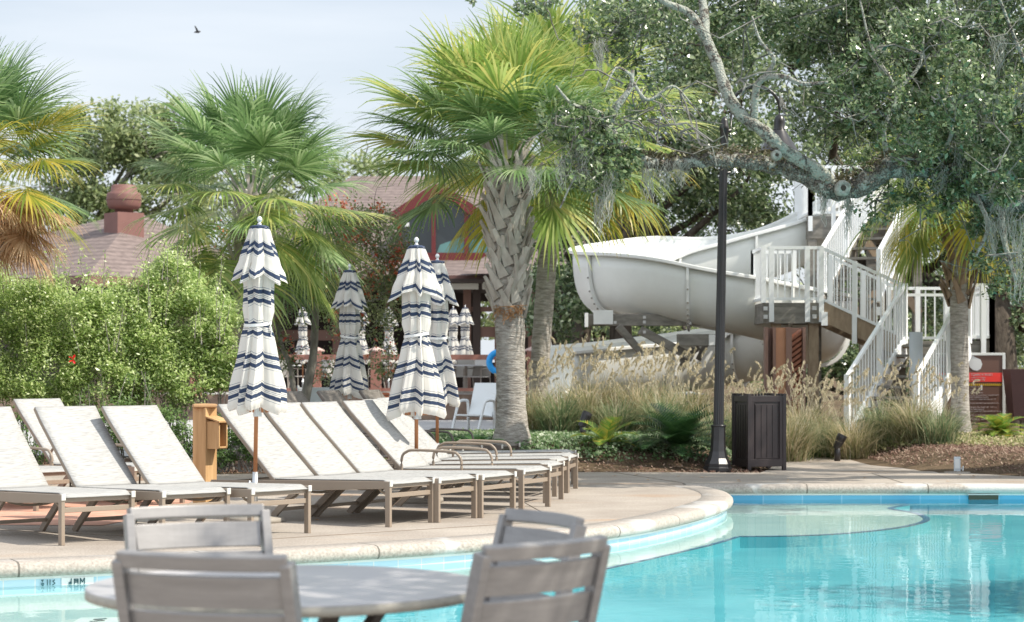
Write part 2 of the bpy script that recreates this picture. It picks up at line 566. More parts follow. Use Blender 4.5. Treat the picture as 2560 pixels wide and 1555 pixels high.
def watermat():
    m, n, b = newmat('water')
    n.nodes.remove(b)
    t = n.nodes.new('ShaderNodeTexCoord')
    mp = n.nodes.new('ShaderNodeMapping'); mp.inputs['Scale'].default_value = (1.0, 1.0, 1)
    n.links.new(t.outputs['Object'], mp.inputs['Vector'])
    n1 = n.nodes.new('ShaderNodeTexNoise'); n1.inputs['Scale'].default_value = 1.4; n1.inputs['Detail'].default_value = 3
    n2 = n.nodes.new('ShaderNodeTexNoise'); n2.inputs['Scale'].default_value = 7; n2.inputs['Detail'].default_value = 3
    n.links.new(mp.outputs['Vector'], n1.inputs['Vector']); n.links.new(mp.outputs['Vector'], n2.inputs['Vector'])
    ad = n.nodes.new('ShaderNodeMath'); ad.operation = 'MULTIPLY_ADD'; ad.inputs[1].default_value = .22
    n.links.new(n2.outputs['Fac'], ad.inputs[0]); n.links.new(n1.outputs['Fac'], ad.inputs[2])
    bp = n.nodes.new('ShaderNodeBump'); bp.inputs['Strength'].default_value = .055; bp.inputs['Distance'].default_value = .06
    n.links.new(ad.outputs[0], bp.inputs['Height'])
    fr = n.nodes.new('ShaderNodeFresnel'); fr.inputs['IOR'].default_value = 1.33
    mm = n.nodes.new('ShaderNodeMath'); mm.operation = 'MULTIPLY'; mm.inputs[1].default_value = .86
    n.links.new(fr.outputs[0], mm.inputs[0])
    gl = n.nodes.new('ShaderNodeBsdfGlossy'); gl.inputs['Roughness'].default_value = .01
    n.links.new(bp.outputs['Normal'], gl.inputs['Normal'])
    tr = n.nodes.new('ShaderNodeBsdfTransparent'); tr.inputs['Color'].default_value = (.86, .98, .99, 1)
    ms = n.nodes.new('ShaderNodeMixShader')
    n.links.new(mm.outputs[0], ms.inputs[0]); n.links.new(tr.outputs[0], ms.inputs[1]); n.links.new(gl.outputs[0], ms.inputs[2])
    n.links.new(ms.outputs[0], n.nodes['Material Output'].inputs['Surface'])
    return m
flat('water', basin, z_w, watermat())

# skimmer mouth in the far wall and depth marks on the near tiles
t = thing('pool_skimmer', 'dark skimmer opening in the far blue tile band under the coping', 'pool skimmer', (5.45, 24.05, -.15))
mb = MB(); mb.box((0, .0, .01), (.34, .03, .055)); part('opening', mb, mat('skimmer_dark', (.05, .06, .04), .7), t)
mb = MB(); mb.box((0, -.012, .042), (.37, .02, .012)); part('frame', mb, mat('skimmer_frame', (.55, .58, .56), .6), t)

M_ink = mat('mark_ink', (.03, .10, .12), .4)
def glyphs(parent, o, ux, uz, h, seq, m=M_ink):
    """marks made of strokes on a plane with axes ux, uz"""
    ux, uz = Vector(ux), Vector(uz)
    nrm = ux.cross(uz).normalized() * .002
    mb = MB(); x = 0
    def st(a, b, w=.16):
        p = Vector(o) + ux * (x + a[0] * h) + uz * (a[1] * h)
        q = Vector(o) + ux * (x + b[0] * h) + uz * (b[1] * h)
        mb.sweep([p, q], w * h, .003, up=nrm)
    G = {'M': [((0, 0), (0, 1)), ((0, 1), (.35, .3)), ((.35, .3), (.7, 1)), ((.7, 1), (.7, 0))],
         'I': [((.1, 0), (.1, 1))], 'S': [((.5, .9), (.1, .7)), ((.1, .7), (.5, .3)), ((.5, .3), (.05, .05))],
         'A': [((.1, .1), (.6, .1)), ((.1, .3), (.55, .3)), ((.55, 0), (.55, 1)), ((.3, .2), (.5, .5))],
         'B': [((0, .85), (.7, .85)), ((0, .6), (.7, .6)), ((0, .35), (.7, .35)), ((.05, 0), (.05, .9)), ((.65, 0), (.65, .9))],
         'O': [((.1, .2), (.6, .2)), ((.1, .4), (.6, .4)), ((.2, .05), (.55, .05)), ((.3, .6), (.45, .95)), ((.1, .9), (.5, .95))],
         'N': [((0, 0), (0, 1)), ((0, 1), (.6, 0)), ((.6, 0), (.6, 1))], ' ': []}
    for c in seq:
        for a, b in G[c]: st(a, b)
        x += h * (1.05 if c != 'I' else .45)
    return part('lettering', mb, m, parent)

i0 = min(range(len(C1)), key=lambda i: abs(C1[i].x + 3.25))
p = offset(C1, .062)[i0]; tv = (C1[i0 + 1] - C1[i0 - 1]).normalized()
t = thing('depth_marker', 'white depth tile lettered in dark on the pale tiles at the left pool edge', 'depth marker', (0, 0, 0))
t.location = (p.x, p.y, -.17)
rz = math.atan2(tv.y, tv.x); t.rotation_euler = (0, 0, rz)
mb = MB(); mb.box((.115, 0, .026), (.23, .006, .052)); part('tile', mb, M_white, t)
glyphs(t, (-.15, -.008, .004), (1, 0, 0), (0, 0, 1), .042, 'OIIS')
glyphs(t, (.045, -.008, .004), (1, 0, 0), (0, 0, 1), .042, 'ABM')
p = S(262, 1530)
t = thing('shelf_marker', 'white tile with dark lettering set in the pale underwater shelf', 'depth marker', (p.x - .1, p.y - .05, z_sh))
mb = MB(); mb.box((.18, .12, .004), (.55, .3, .006)); part('tile', mb, M_white, t)
glyphs(t, (0, .03, .009), (1, 0, 0), (0, 1, 0), .17, 'SOI')

# ------------------------------------------------------------ near table and chairs
M_alu = mat('brushed_aluminium', (.275, .265, .26), .40, .7, metal=.3, var=.11, vscale=3, stretch=(1, 14, 14), bump=.03, bscale=60)
M_top = mat('table_laminate', (.40, .39, .40), .33, .5, var=.07, vscale=2.2, stretch=(1, 5, 1))
M_edge = mat('table_edge', (.36, .34, .29), .6, .4, var=.12, vscale=30)
M_dkleg = mat('table_leg', (.11, .09, .075), .45, .5)
TX, TY, TZ, TR = -.693, 6.39, .725, .607
t = thing('round_table', 'round grey patio table between the four slatted chairs', 'table', (TX, TY, 0))
mb = MB(); mb.lathe((0, 0, TZ), [(0.02, .0), (TR - .006, .0), (TR - .001, -.003)], 96); part('tabletop', mb, M_top, t)
mb = MB(); mb.lathe((0, 0, TZ), [(TR - .05, -.004), (TR, -.004), (TR + .001, -.03), (TR - .01, -.034), (TR - .05, -.034), (TR - .05, -.004)], 96); part('edge_band', mb, M_edge, t, True)
for k in range(4):
    a = R(-62 + 90 * k)
    d = Vector((math.cos(a), math.sin(a), 0))
    mb = MB(); mb.sweep([d * .36 + Vector((0, 0, .69)), d * .22 + Vector((0, 0, .5)), d * .10 + Vector((0, 0, .34)), d * .12 + Vector((0, 0, .2)), d * .42 + Vector((0, 0, .015))], .055, .03, up=d)
    part('leg', mb, M_dkleg, t, bevel=.004)
mb = MB(); mb.lathe((0, 0, .30), [(.02, .0), (.13, .0), (.13, .05), (.02, .05)], 24); part('hub', mb, M_dkleg, t)

def make_chair(label):
    t = thing('patio_chair', label, 'chair', (0, 0, 0), 0, 'slatted chairs around the round table')
    hw, tl = .245, math.tan(R(15))
    N = Vector((0, -math.cos(R(15)), -math.sin(R(15)) * -1)); 
    upv = Vector((0, -math.sin(R(15)), math.cos(R(15))))
    def bk(x, z, dy=0):
        c = .045 * (1 - (x / hw) ** 2)
        return Vector((x, -.225 - (z - .44) * tl - c + dy, z))
    for s in (-1, 1):
        mb = MB()
        mb.sweep([(s * hw, -.30, 0), (s * hw, -.225, .40), (s * hw, -.225, .44), bk(s * hw, .60), bk(s * hw, .875)], .032, .046, up=(0, 1, 0))
        part('rear_leg', mb, M_alu, t, bevel=.004)
        mb = MB(); mb.sweep([(s * hw, .26, 0), (s * hw, .235, .42)], .032, .045, up=(0, 1, 0)); part('front_leg', mb, M_alu, t, bevel=.004)
        mb = MB(); mb.beam((s * hw, -.21, .415), (s * hw, .235, .425), .03, .045); part('seat_rail', mb, M_alu, t, bevel=.003)
    xs_ = [-hw + 2 * hw * i / 16 for i in range(17)]
    mb = MB(); mb.sweep([bk(x, .876) for x in xs_], .030, .044, up=upv); part('top_rail', mb, M_alu, t, bevel=.005)
    xs_ = [x * .925 for x in xs_]
    mb = MB()
    for zc, h in ((.795, .090), (.692, .090), (.589, .090), (.500, .060)):
        mb.sweep([bk(x, zc, .006) for x in xs_], .014, h, up=upv)
    part('back_slats', mb, M_alu, t, bevel=.003)
    mb = MB()
    for k in range(5):
        y = -.17 + k * .095
        mb.sweep([(x, y, .436 - .012 * (1 - (x / hw) ** 2)) for x in xs_], .085, .014)
    part('seat_slats', mb, M_alu, t, bevel=.003)
    return t
# (centre of the back's top, direction the chair faces)
def seat_chair(t, px, py, z, face):
    Y = (EYE - z) * F / (py - HZ)
    X = (px - 1280) / F * Y
    a = R(face)
    t.location = (X + math.cos(a) * .39, Y + math.sin(a) * .39, 0)
    t.rotation_euler = (0, 0, a - R(90))
cA = make_chair('dark rear side of the slatted chair nearest the camera, left of the table')
seat_chair(cA, 486, 1386, .897, 73)
cB = dup(cA, label='sunlit pale slatted chair on the far left side of the table'); seat_chair(cB, 484, 1264, .897, -66)
cC = dup(cA, label='grey slatted chair seen from behind at the right front of the table'); seat_chair(cC, 1392, 1354, .897, 135)
cD = dup(cA, label='grey slatted chair at the far right of the table, partly behind another'); seat_chair(cD, 1386, 1282, .897, 209)

# ------------------------------------------------------------ loungers
def weave(name, c1, c2, rough=.7):
    m, n, b = newmat(name)
    t = n.nodes.new('ShaderNodeTexCoord')
    mp = n.nodes.new('ShaderNodeMapping'); mp.inputs['Scale'].default_value = (170, 9, 170)
    n.links.new(t.outputs['Object'], mp.inputs['Vector'])
    n1 = n.nodes.new('ShaderNodeTexNoise'); n1.inputs['Scale'].default_value = 1; n1.inputs['Detail'].default_value = 4
    n.links.new(mp.outputs['Vector'], n1.inputs['Vector'])
    r = n.nodes.new('ShaderNodeValToRGB')
    r.color_ramp.elements[0].position = .34; r.color_ramp.elements[0].color = (*c1, 1)
    r.color_ramp.elements[1].position = .6; r.color_ramp.elements[1].color = (*c2, 1)
    n.links.new(n1.outputs['Fac'], r.inputs['Fac']); n.links.new(r.outputs['Color'], b.inputs['Base Color'])
    b.inputs['Roughness'].default_value = rough; b.inputs['Specular IOR Level'].default_value = .25
    return m
M_sling = weave('pale_sling', (.27, .268, .26), (.41, .407, .395))
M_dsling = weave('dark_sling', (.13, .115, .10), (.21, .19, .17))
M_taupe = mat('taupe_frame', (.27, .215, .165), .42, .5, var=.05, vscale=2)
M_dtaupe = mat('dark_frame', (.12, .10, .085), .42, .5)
M_cap = mat('end_cap', (.62, .60, .55), .5)

def make_lounger(label, group, up_=True, arms=False, sling=None, frame=None, ang=47):
    sling = sling or M_sling; frame = frame or M_taupe
    t = thing('sun_lounger', label, 'sun lounger', (0, 0, 0), 0, group)
    hw, Ls = .31, 1.28
    zs = lambda x: .392 + .022 * x          # rail top falls a little towards the head
    if True:
        mb = MB()
        for s in (-1, 1):
            pts = [(.0, s * hw, zs(0) - .032), (-.10, s * hw, zs(-.1) - .034), (-.7, s * hw, zs(-.7) - .042), (-1.3, s * hw, zs(-1.3) - .034), (-2.02, s * hw, zs(-1.9) - .03)]
            mb.sweep(pts, .028, [.062, .066, .085, .066, .05])
        for x in (-.0, -2.02): mb.beam((x - .01, -hw, zs(x) - .04), (x - .01, hw, zs(x) - .04), .03, .045)
        part('frame', mb, frame, t, bevel=.004)
    for s in (-1, 1):
        mb = MB(); mb.sweep([(.005, s * hw, 0), (.005, s * hw, .39)], .032, .052, up=(1, 0, 0)); lg = part('leg', mb, frame, t, bevel=.004)
        mb = MB(); mb.sweep([(-1.36, s * (hw - .04), 0), (-1.30, s * (hw - .04), .06), (-.98, s * (hw - .04), .33)], .03, .06, up=(1, 0, 0)); part('leg', mb, frame, t, bevel=.004)
        mb = MB(); mb.box((.034, s * hw, .372), (.012, .036, .05)); part('end_cap', mb, M_cap, lg, bevel=.003)
    mb = MB()
    mb.beam((-.0, -hw, .27), (-.0, hw, .27), .022, .04); part('stretcher', mb, frame, t, bevel=.003); mb = MB()
    mb.beam((-1.26, -hw + .04, .10), (-1.26, hw - .04, .10), .03, .03)
    part('stretcher', mb, frame, t, bevel=.003)
    for x0 in (-.12, -1.0):
        mb = MB(); mb.tube([(x0 + .02, y * hw, .335 - .085 * (1 - y * y) ** .6) for y in (-1, -.9, -.7, -.35, 0, .35, .7, .9, 1)], .011, 8)
        part('sling_brace', mb, frame, t, True)
    # seat sling, slightly sagging, rolled over the foot end
    mb = MB()
    nx, ny = 14, 10
    def grid(fn, nx, ny):
        vs = [fn(i / nx, j / ny) for i in range(nx + 1) for j in range(ny + 1)]
        fs = [(i * (ny + 1) + j, (i + 1) * (ny + 1) + j, (i + 1) * (ny + 1) + j + 1, i * (ny + 1) + j + 1) for i in range(nx) for j in range(ny)]
        mb.add(vs, fs)
    def seat(u, v):
        x = -Ls + u * (Ls + .03); y = -(hw - .012) + v * 2 * (hw - .012)
        sag = .018 * (1 - (2 * v - 1) ** 2) * (math.sin(math.pi * min(1, u * 1.0)) ** .5 if 0 < u < 1 else 0)
        z = zs(x) + .010 - sag
        if u > .93: z -= (u - .93) / .07 * .035
        return (x, y, z)
    grid(seat, 28, ny)
    o = part('seat_sling', mb, sling, t, True); md = o.modifiers.new('solid', 'SOLIDIFY'); md.thickness = .008; md.offset = 0
    # backrest
    if up_:
        A0 = R(ang - 3)
        def back(u, v, off=0):
            L_ = .94 * u
            bend = max(0, u - .82) * .9
            x = -Ls - .01 - L_ * math.cos(A0) + bend * .09
            z = zs(-Ls) + .012 + L_ * math.sin(A0) + bend * .02
            sag = .022 * (1 - (2 * v - 1) ** 2) * math.sin(math.pi * u) ** .5 if 0 < u < 1 else 0
            return Vector((x + (off + -sag) * math.sin(A0) * 1, -(hw - .012) + v * 2 * (hw - .012), z + (off - sag) * math.cos(A0)))
        mb = MB(); grid(lambda u, v: back(u, v), 18, 8)
        o = part('back_sling', mb, sling, t, True); md = o.modifiers.new('solid', 'SOLIDIFY'); md.thickness = .008; md.offset = 0
        mb = MB()
        for v in (.015, .985):
            mb.sweep([back(u, v, -.018) for u in (0, .3, .6, .82, .9, .96, 1)], .024, .032, up=(1, 0, 1))
        for u in (.004, .99): mb.sweep([back(u, .0, -.014), back(u, 1, -.014)], .026, .024, up=(1, 0, 1))
        bf = part('back_frame', mb, frame, t, bevel=.004); o.parent = bf
        mb = MB()
        b0, b1 = back(.42, .25, -.03), back(.42, .75, -.03)
        mb.tube([b0, (b0.x - .02, b0.y, .36), (b0.x - .02, b1.y, .36), b1], .010, 8)
        part('back_prop', mb, frame, t, True)
    else:
        mb = MB(); grid(lambda u, v: (-Ls - .01 - .80 * u, -(hw - .012) + v * 2 * (hw - .012), zs(-Ls) + .012 - .012 * (1 - (2 * v - 1) ** 2) + .0 * u), 10, 8)
        o = part('back_sling', mb, sling, t, True); md = o.modifiers.new('solid', 'SOLIDIFY'); md.thickness = .008; md.offset = 0
    if arms:
        for s in (-1, 1):
            y = s * (hw + .03)
            mb = MB()
            P = [(-.62, y, .33), (-.62, y, .46), (-.66, y, .525), (-.74, y, .55), (-1.12, y, .56), (-1.22, y, .54), (-1.27, y, .48), (-1.27, y, .30)]
            mb.tube(catmull(P, 5), .014, 8)
            part('arm', mb, frame, t, True)
    return t

GL = 'pale sling sun loungers along the pool deck'
def put(t, nx, ny, th):
    """near foot leg at (nx, ny); th = direction of the foot end, degrees from the picture plane"""
    a = R(th)
    c = Vector((nx + .31 * math.cos(a), ny + .31 * math.sin(a), 0))
    t.location = c
    t.rotation_euler = (0, 0, a - R(90) + random.uniform(-.02, .02))
L1 = make_lounger('pale sling lounger cut by the left edge, its foot leg nearest the pool', GL)
put(L1, -3.477, 16.05, 42)
for lab, nx, ny, th in (
    ('pale sling lounger directly behind the sunlit slatted chair, second in the front row', -2.76, 16.40, 44),
    ('pale sling lounger just left of the wooden post with the box', -2.11, 16.76, 48),
    ('pale sling lounger with its backrest behind the nearest striped umbrella', -1.06, 17.85, 57),
    ('pale sling lounger right after the gap by the nearest striped umbrella, second on that side', -.665, 18.36, 59),
    ('pale sling lounger in the middle of the right row, third from the nearest striped umbrella', -.29, 18.9, 62)):
    put(dup(L1, label=lab), nx, ny, th)
L7 = make_lounger('pale sling lounger with looped arm rails, umbrella shadow across its backrest', GL, arms=True)
put(L7, .09, 19.85, 66)
put(dup(L1, label='pale sling lounger with its backrest directly behind the tall umbrella pole'), .333, 20.93, 74)
put(dup(L7, label='farthest pale lounger with a raised backrest, in front of the rear umbrella pole'), .45, 21.95, 78)
L10 = make_lounger('nearer of the two pale loungers folded flat, behind the looped arm rails', GL, up_=False)
put(L10, .60, 22.75, 80)
put(dup(L10, label='farthest pale lounger folded flat, next to the green bed by the palm'), .62, 23.7, 82)
put(dup(L7, label='pale lounger of the back row at the left edge, in front of the green bush'), -4.52, 19.75, 50)
put(dup(L7, label='pale lounger of the back row, between two front backrests and the bush'), -3.72, 20.45, 50)
GD = 'dark sling loungers of the back row'
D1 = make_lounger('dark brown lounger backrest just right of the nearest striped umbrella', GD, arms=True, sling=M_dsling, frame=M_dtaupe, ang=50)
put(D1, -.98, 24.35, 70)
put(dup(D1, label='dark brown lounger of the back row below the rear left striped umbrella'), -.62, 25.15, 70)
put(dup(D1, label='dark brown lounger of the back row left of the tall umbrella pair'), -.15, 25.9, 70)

# ------------------------------------------------------------ umbrellas
def stripes(name, marks, period=None):
    """navy stripes and thin grey lines at fixed heights of the cloth (tex.y runs down the cloth)"""
    m, n, b = newmat(name)
    a = n.nodes.new('ShaderNodeAttribute'); a.attribute_name = 'tex'
    sx = n.nodes.new('ShaderNodeSeparateXYZ'); n.links.new(a.outputs['Vector'], sx.inputs[0])
    r = n.nodes.new('ShaderNodeValToRGB'); cr = r.color_ramp; cr.interpolation = 'CONSTANT'
    base, navy, grey = (.84, .82, .77), (.06, .085, .15), (.33, .35, .39)
    ev = [(0, base)]
    for p0, p1, c in marks: ev += [(p0, navy if c else grey), (p1, base)]
    for i, (p, c) in enumerate(ev):
        e = cr.elements[i] if i < 2 else cr.elements.new(p)
        e.position = p; e.color = (*c, 1)
    if period:
        md = n.nodes.new('ShaderNodeMath'); md.operation = 'MULTIPLY_ADD'; md.inputs[1].default_value = 1 / period; md.inputs[2].default_value = .5 - .205 / period + 1
        fr = n.nodes.new('ShaderNodeMath'); fr.operation = 'FRACT'
        n.links.new(sx.outputs['Y'], md.inputs[0]); n.links.new(md.outputs[0], fr.inputs[0]); n.links.new(fr.outputs[0], r.inputs['Fac'])
    else: n.links.new(sx.outputs['Y'], r.inputs['Fac'])
    n.links.new(r.outputs['Color'], b.inputs['Base Color'])
    b.inputs['Roughness'].default_value = .85; b.inputs['Specular IOR Level'].default_value = .15
    tr = n.nodes.new('ShaderNodeBsdfTranslucent'); n.links.new(r.outputs['Color'], tr.inputs['Color'])
    ms = n.nodes.new('ShaderNodeMixShader'); ms.inputs[0].default_value = .42
    n.links.new(b.outputs[0], ms.inputs[1]); n.links.new(tr.outputs[0], ms.inputs[2])
    n.links.new(ms.outputs[0], n.nodes['Material Output'].inputs['Surface'])
    return m
M_can1 = stripes('canopy_top_cloth', [(.001, .035, 1), (.275, .282, 0), (.30, .385, 1), (.398, .404, 0), (.412, .418, 0), (.43, .51, 1), (.535, .541, 0), (.835, .842, 0), (.865, .945, 1), (.965, .975, 0)])
mk = []
for a, b, c in ((-.062, -.058, 0), (-.047, -.019, 1), (-.010, -.006, 0), (.002, .006, 0), (.014, .042, 1), (.056, .060, 0)):
    mk.append((.5 + a / .2233, .5 + b / .2233, c))
M_can2 = stripes('canopy_cloth', mk, .2233)
M_pole = mat('wood_pole', (.46, .20, .09), .45, .4, var=.12, vscale=3, stretch=(6, 6, .8))
M_steel = mat('steel', (.55, .56, .57), .3, .5, metal=.8)
M_fin = mat('finial_metal', (.68, .69, .70), .35, .5, metal=.3)
M_tie = mat('tie_strap', (.72, .72, .70), .7)

def make_umbrella(seed, H, label, group, flare=1.0, seg=144, lean=(0, 0)):
    rnd = random.Random(seed)
    t = thing('patio_umbrella', label, 'umbrella', (0, 0, 0), 0, group)
    zt = H - .07
    ph = rnd.random() * 6.28
    # pleats: uneven angular folds
    cuts = sorted([(k + rnd.uniform(-.3, .3)) / 8 * 2 * math.pi for k in range(8)])
    amp = [rnd.uniform(.8, 1.08) for _ in cuts]
    pk = [rnd.uniform(.3, .7) for _ in cuts]
    big = rnd.randrange(8)
    amp[big] = 1.25; amp[(big + 4) % 8] = 1.15
    def fold(th):
        """0 in a valley, up to ~1 on a ridge"""
        th = th % (2 * math.pi)
        for k in range(8):
            a, b = cuts[k], cuts[(k + 1) % 8] + (2 * math.pi if k == 7 else 0)
            x = th if th >= a else th + 2 * math.pi
            if a <= x < b or (k == 7):
                u = (x - a) / (b - a)
                u = u / pk[k] if u < pk[k] else (1 - u) / (1 - pk[k]); return amp[k] * max(0, min(1, u)) ** .85 * (1 - .10 * math.sin(u * 9 + k) ** 2), k
        return 0, 0
    tw = [rnd.uniform(-.6, .6) for _ in range(4)]
    def tier(z0, z1, prof, chev, rows, closed_top, twist, mat_, name, amt):
        mb = MB(); vs = []; at = []
        for i in range(rows + 1):
            v = i / rows
            k = 0
            while k < len(prof) - 2 and prof[k + 1][0] < v: k += 1
            u = (v - prof[k][0]) / (prof[k + 1][0] - prof[k][0]); u = min(1, max(0, u))
            R0 = prof[k][1] * (1 - u) + prof[k + 1][1] * u
            dep = prof[k][2] * (1 - u) + prof[k + 1][2] * u
            for j in range(seg):
                th = 2 * math.pi * j / seg
                f, kk = fold(th + ph)
                th2 = th + twist * math.sin(v * 3 + kk) * .16 + .25 * dep * f * math.sin(kk * 2.1)
                r = R0 * (1 - dep + dep * f) * (1 + .012 * math.sin(v * 23 + kk * 1.7))
                wr = .003 * math.sin(v * 17 + kk * 2.3 + th * 5)
                z = z0 + (z1 - z0) * v - chev * (.25 + .75 * v) * (f - .55) * min(1, dep * 2.4) + .010 * math.sin(th * 3 + kk * 2 + v * 6) * min(1, v * 3) + (.02 * math.sin(kk * 2.9) * v)
                vs.append(((r + wr) * math.cos(th2), (r + wr) * math.sin(th2), z)); at.append((j / seg, min(.999, v), 0))
        n = seg
        fs = [(i * n + j, i * n + (j + 1) % n, (i + 1) * n + (j + 1) % n, (i + 1) * n + j) for i in range(rows) for j in range(n)]
        mb.add(vs, fs, at)
        return part(name, mb, mat_, t, True, fix=False)
    R1 = .27 * flare
    z_up0, z_up1 = zt - .055, zt - .545
    z_lo1 = z_up1 - 1.21
    cn = tier(z_up1 + .12, z_lo1, [(0, .13, .30), (.06, .145, .35), (.30, .150, .40), (.385, .122, .18), (.40, .118, .12), (.46, .15, .32), (.62, .205 * flare, .42), (.85, .275 * flare, .45), (.97, .295 * flare, .42), (1, .27 * flare, .42)],
         .05, 60, False, 1, M_can2, 'canopy', 1)
    tier(z_up0, z_up1, [(0, .085, .10), (.06, .10, .25), (.3, .145 * flare, .42), (1, R1 * 1.02, .46)], .075, 30, True, .5, M_can1, 'top_tier', 1)
    mb = MB(); mb.lathe((0, 0, 0), [(.084, z_up0 - .004), (.088, z_up0 + .006), (.06, z_up0 + .016), (.012, z_up0 + .02)], 24)
    cc = part('crown_cap', mb, mat('crown_navy', (.04, .06, .12), .7), t, True)
    mb = MB(); mb.lathe((0, 0, z_up0 + .018), [(.02, 0), (.022, .012), (.012, .02), (.012, .028), (.024, .042), (.026, .058), (.018, .075), (.004, .085)], 16)
    part('finial', mb, M_fin, cc, True)
    zz = z_up1 + .12 + (z_lo1 - z_up1 - .12) * .392
    mb = MB(); mb.sweep([(.125 * math.cos(a), .125 * math.sin(a), zz + .018 * math.sin(a + 1)) for a in [2 * math.pi * k / 32 for k in range(32)]], .006, .028, closed=True)
    mb.sweep([(.09, -.10, zz), (.10, -.125, zz - .05), (.095, -.12, zz - .11)], .006, .022, up=(0, 1, 0))
    part('tie_strap', mb, M_tie, cn)
    mb = MB(); mb.tube([(0, 0, .38), (0, 0, zt - .06)], .0195, 14); pl = part('pole', mb, M_pole, t, True)
    mb = MB()
    for k in range(8):
        a = k * math.pi / 4 + .3
        mb.beam((.035 * math.cos(a), .035 * math.sin(a), z_lo1 + .5), (.11 * math.cos(a), .11 * math.sin(a), z_lo1 - .005), .013, .02)
    part('ribs', mb, M_pole, t)
    mb = MB(); mb.lathe((0, 0, 0), [(.029, z_lo1 - .045), (.029, z_lo1 + .06)], 16); mb.box((.035, 0, z_lo1 - .02), (.03, .02, .05))
    part('runner', mb, M_fin, pl)
    b = part('base', MB().lathe((0, 0, 0), [(.01, 0), (.27, 0), (.275, .02), (.27, .045), (.05, .06), (.03, .065)], 32), mat('base_plate', (.30, .27, .23), .6), t, True)
    mb = MB(); mb.tube([(0, 0, .05), (0, 0, .46)], .027, 14); mb.tube([(-.05, 0, .36), (0, 0, .36)], .008, 8); mb.tube([(-.05, 0, .38), (-.065, 0, .30)], .008, 8)
    part('sleeve', mb, M_steel, b, True)
    return t
GU = 'closed striped umbrellas among the loungers'
def place_u(t, px, Y, rz=0, tilt=0):
    t.location = ((px - 1280) / F * Y, Y, gz((px - 1280) / F * Y, Y) if Y < 50 else .63)
    t.rotation_euler = (0, R(tilt), R(rz))
U = make_umbrella(3, 2.84, 'closed navy and white striped umbrella nearest, with a metal sleeve, left of the others', GU, .98); place_u(U, 636, 18.45, 20, 1.0); U.scale = (.963, .963, .963)
U = make_umbrella(8, 2.71, 'tallest closed striped umbrella in the middle, in front of another one', GU, 1.04); place_u(U, 1041, 21.1, -20, 0)
U = make_umbrella(15, 2.735, 'closed striped umbrella half hidden behind the tallest one in the middle', GU, 1.05); place_u(U, 1093, 24.7, 60, .1)
U = make_umbrella(22, 2.62, 'closed striped umbrella farther back, alone between the two others', GU, .96); place_u(U, 874, 28.4, 100, -.3)
GB = 'far striped umbrellas on the terrace'
ub = make_umbrella(31, 2.75, 'small far striped umbrella on the terrace beside the palm trunk', GB, 1.1, 54)
place_u(ub, 1163, 55.5); ub.scale = (.86, .86, .86)
for lab, px, rz in (('small far striped umbrella between the red berried bush and the middle umbrellas', 972, 40),
                    ('small far striped umbrella behind the forked tree trunk', 757, 80),
                    ('small far striped umbrella mostly hidden by the lone farther umbrella', 902, 120),
                    ('small far striped umbrella right of the palm, under the slide', 1366, 200),
                    ('small far striped umbrella peeping past the right side of the middle pair', 1133, 250)):
    c = dup(ub, label=lab); place_u(c, px, 54.5 + (rz % 7) * .4, rz)

# ------------------------------------------------------------ bin, lamp, post, utility things
M_bin = mat('bin_brown', (.038, .027, .028), .45, .5, var=.08, vscale=4)
M_dark = mat('groove', (.012, .009, .009), .8)
t = thing('litter_bin', 'dark brown square litter bin with a grooved panel beside the lamp post', 'litter bin', (3.275, 27.6, .0), R(17))
w, h = .53, .95
mb = MB(); mb.box((0, 0, .05 + h / 2), (w - .04, w - .04, h - .04)); part('body', mb, M_bin, t)
mb = MB()
for a in range(4):
    rt = Matrix.Rotation(a * math.pi / 2, 3, 'Z')
    for p, d in (((0, -w / 2 + .012, .10), (w - .06, .03, .10)), ((0, -w / 2 + .012, h - .01), (w - .06, .03, .08)),
                 ((-w / 2 + .055, -w / 2 + .014, .52), (.055, .028, .80)), ((w / 2 - .055, -w / 2 + .014, .52), (.055, .028, .80))):
        mb.box(rt @ Vector(p), d, rt)
part('frame', mb, M_bin, t, bevel=.004)
for a in range(4):
    rt = Matrix.Rotation(a * math.pi / 2, 3, 'Z')
    mb = MB()
    mb.box(rt @ Vector((0, -w / 2 + .016, .515)), (.34, .022, .72), rt)
    pn = part('panel', mb, M_bin, t, bevel=.003)
    mb = MB()
    for x in (-.16, -.08, 0, .08, .16): mb.box(rt @ Vector((x, -w / 2 + .0035, .515)), (.006, .004, .69), rt)
    part('groove', mb, M_dark, pn)
for sx in (-1, 1):
    for sy in (-1, 1):
        mb = MB(); mb.box((sx * (w / 2 - .015), sy * (w / 2 - .015), .505), (.05, .05, 1.01)); part('corner_post', mb, M_bin, t, bevel=.005)
for sy in (-1, 1):
    for k in range(3):
        for sx in (-1, 1):
            part('top_peg', MB().box((sx * (w / 2 - .07 - k * .045), sy * (w / 2 - .02), h + .045), (.02, .03, .03)), M_bin, t)
            part('top_peg', MB().box((sx * (w / 2 - .02), sy * (w / 2 - .07 - k * .045), h + .045), (.03, .02, .03)), M_bin, t)

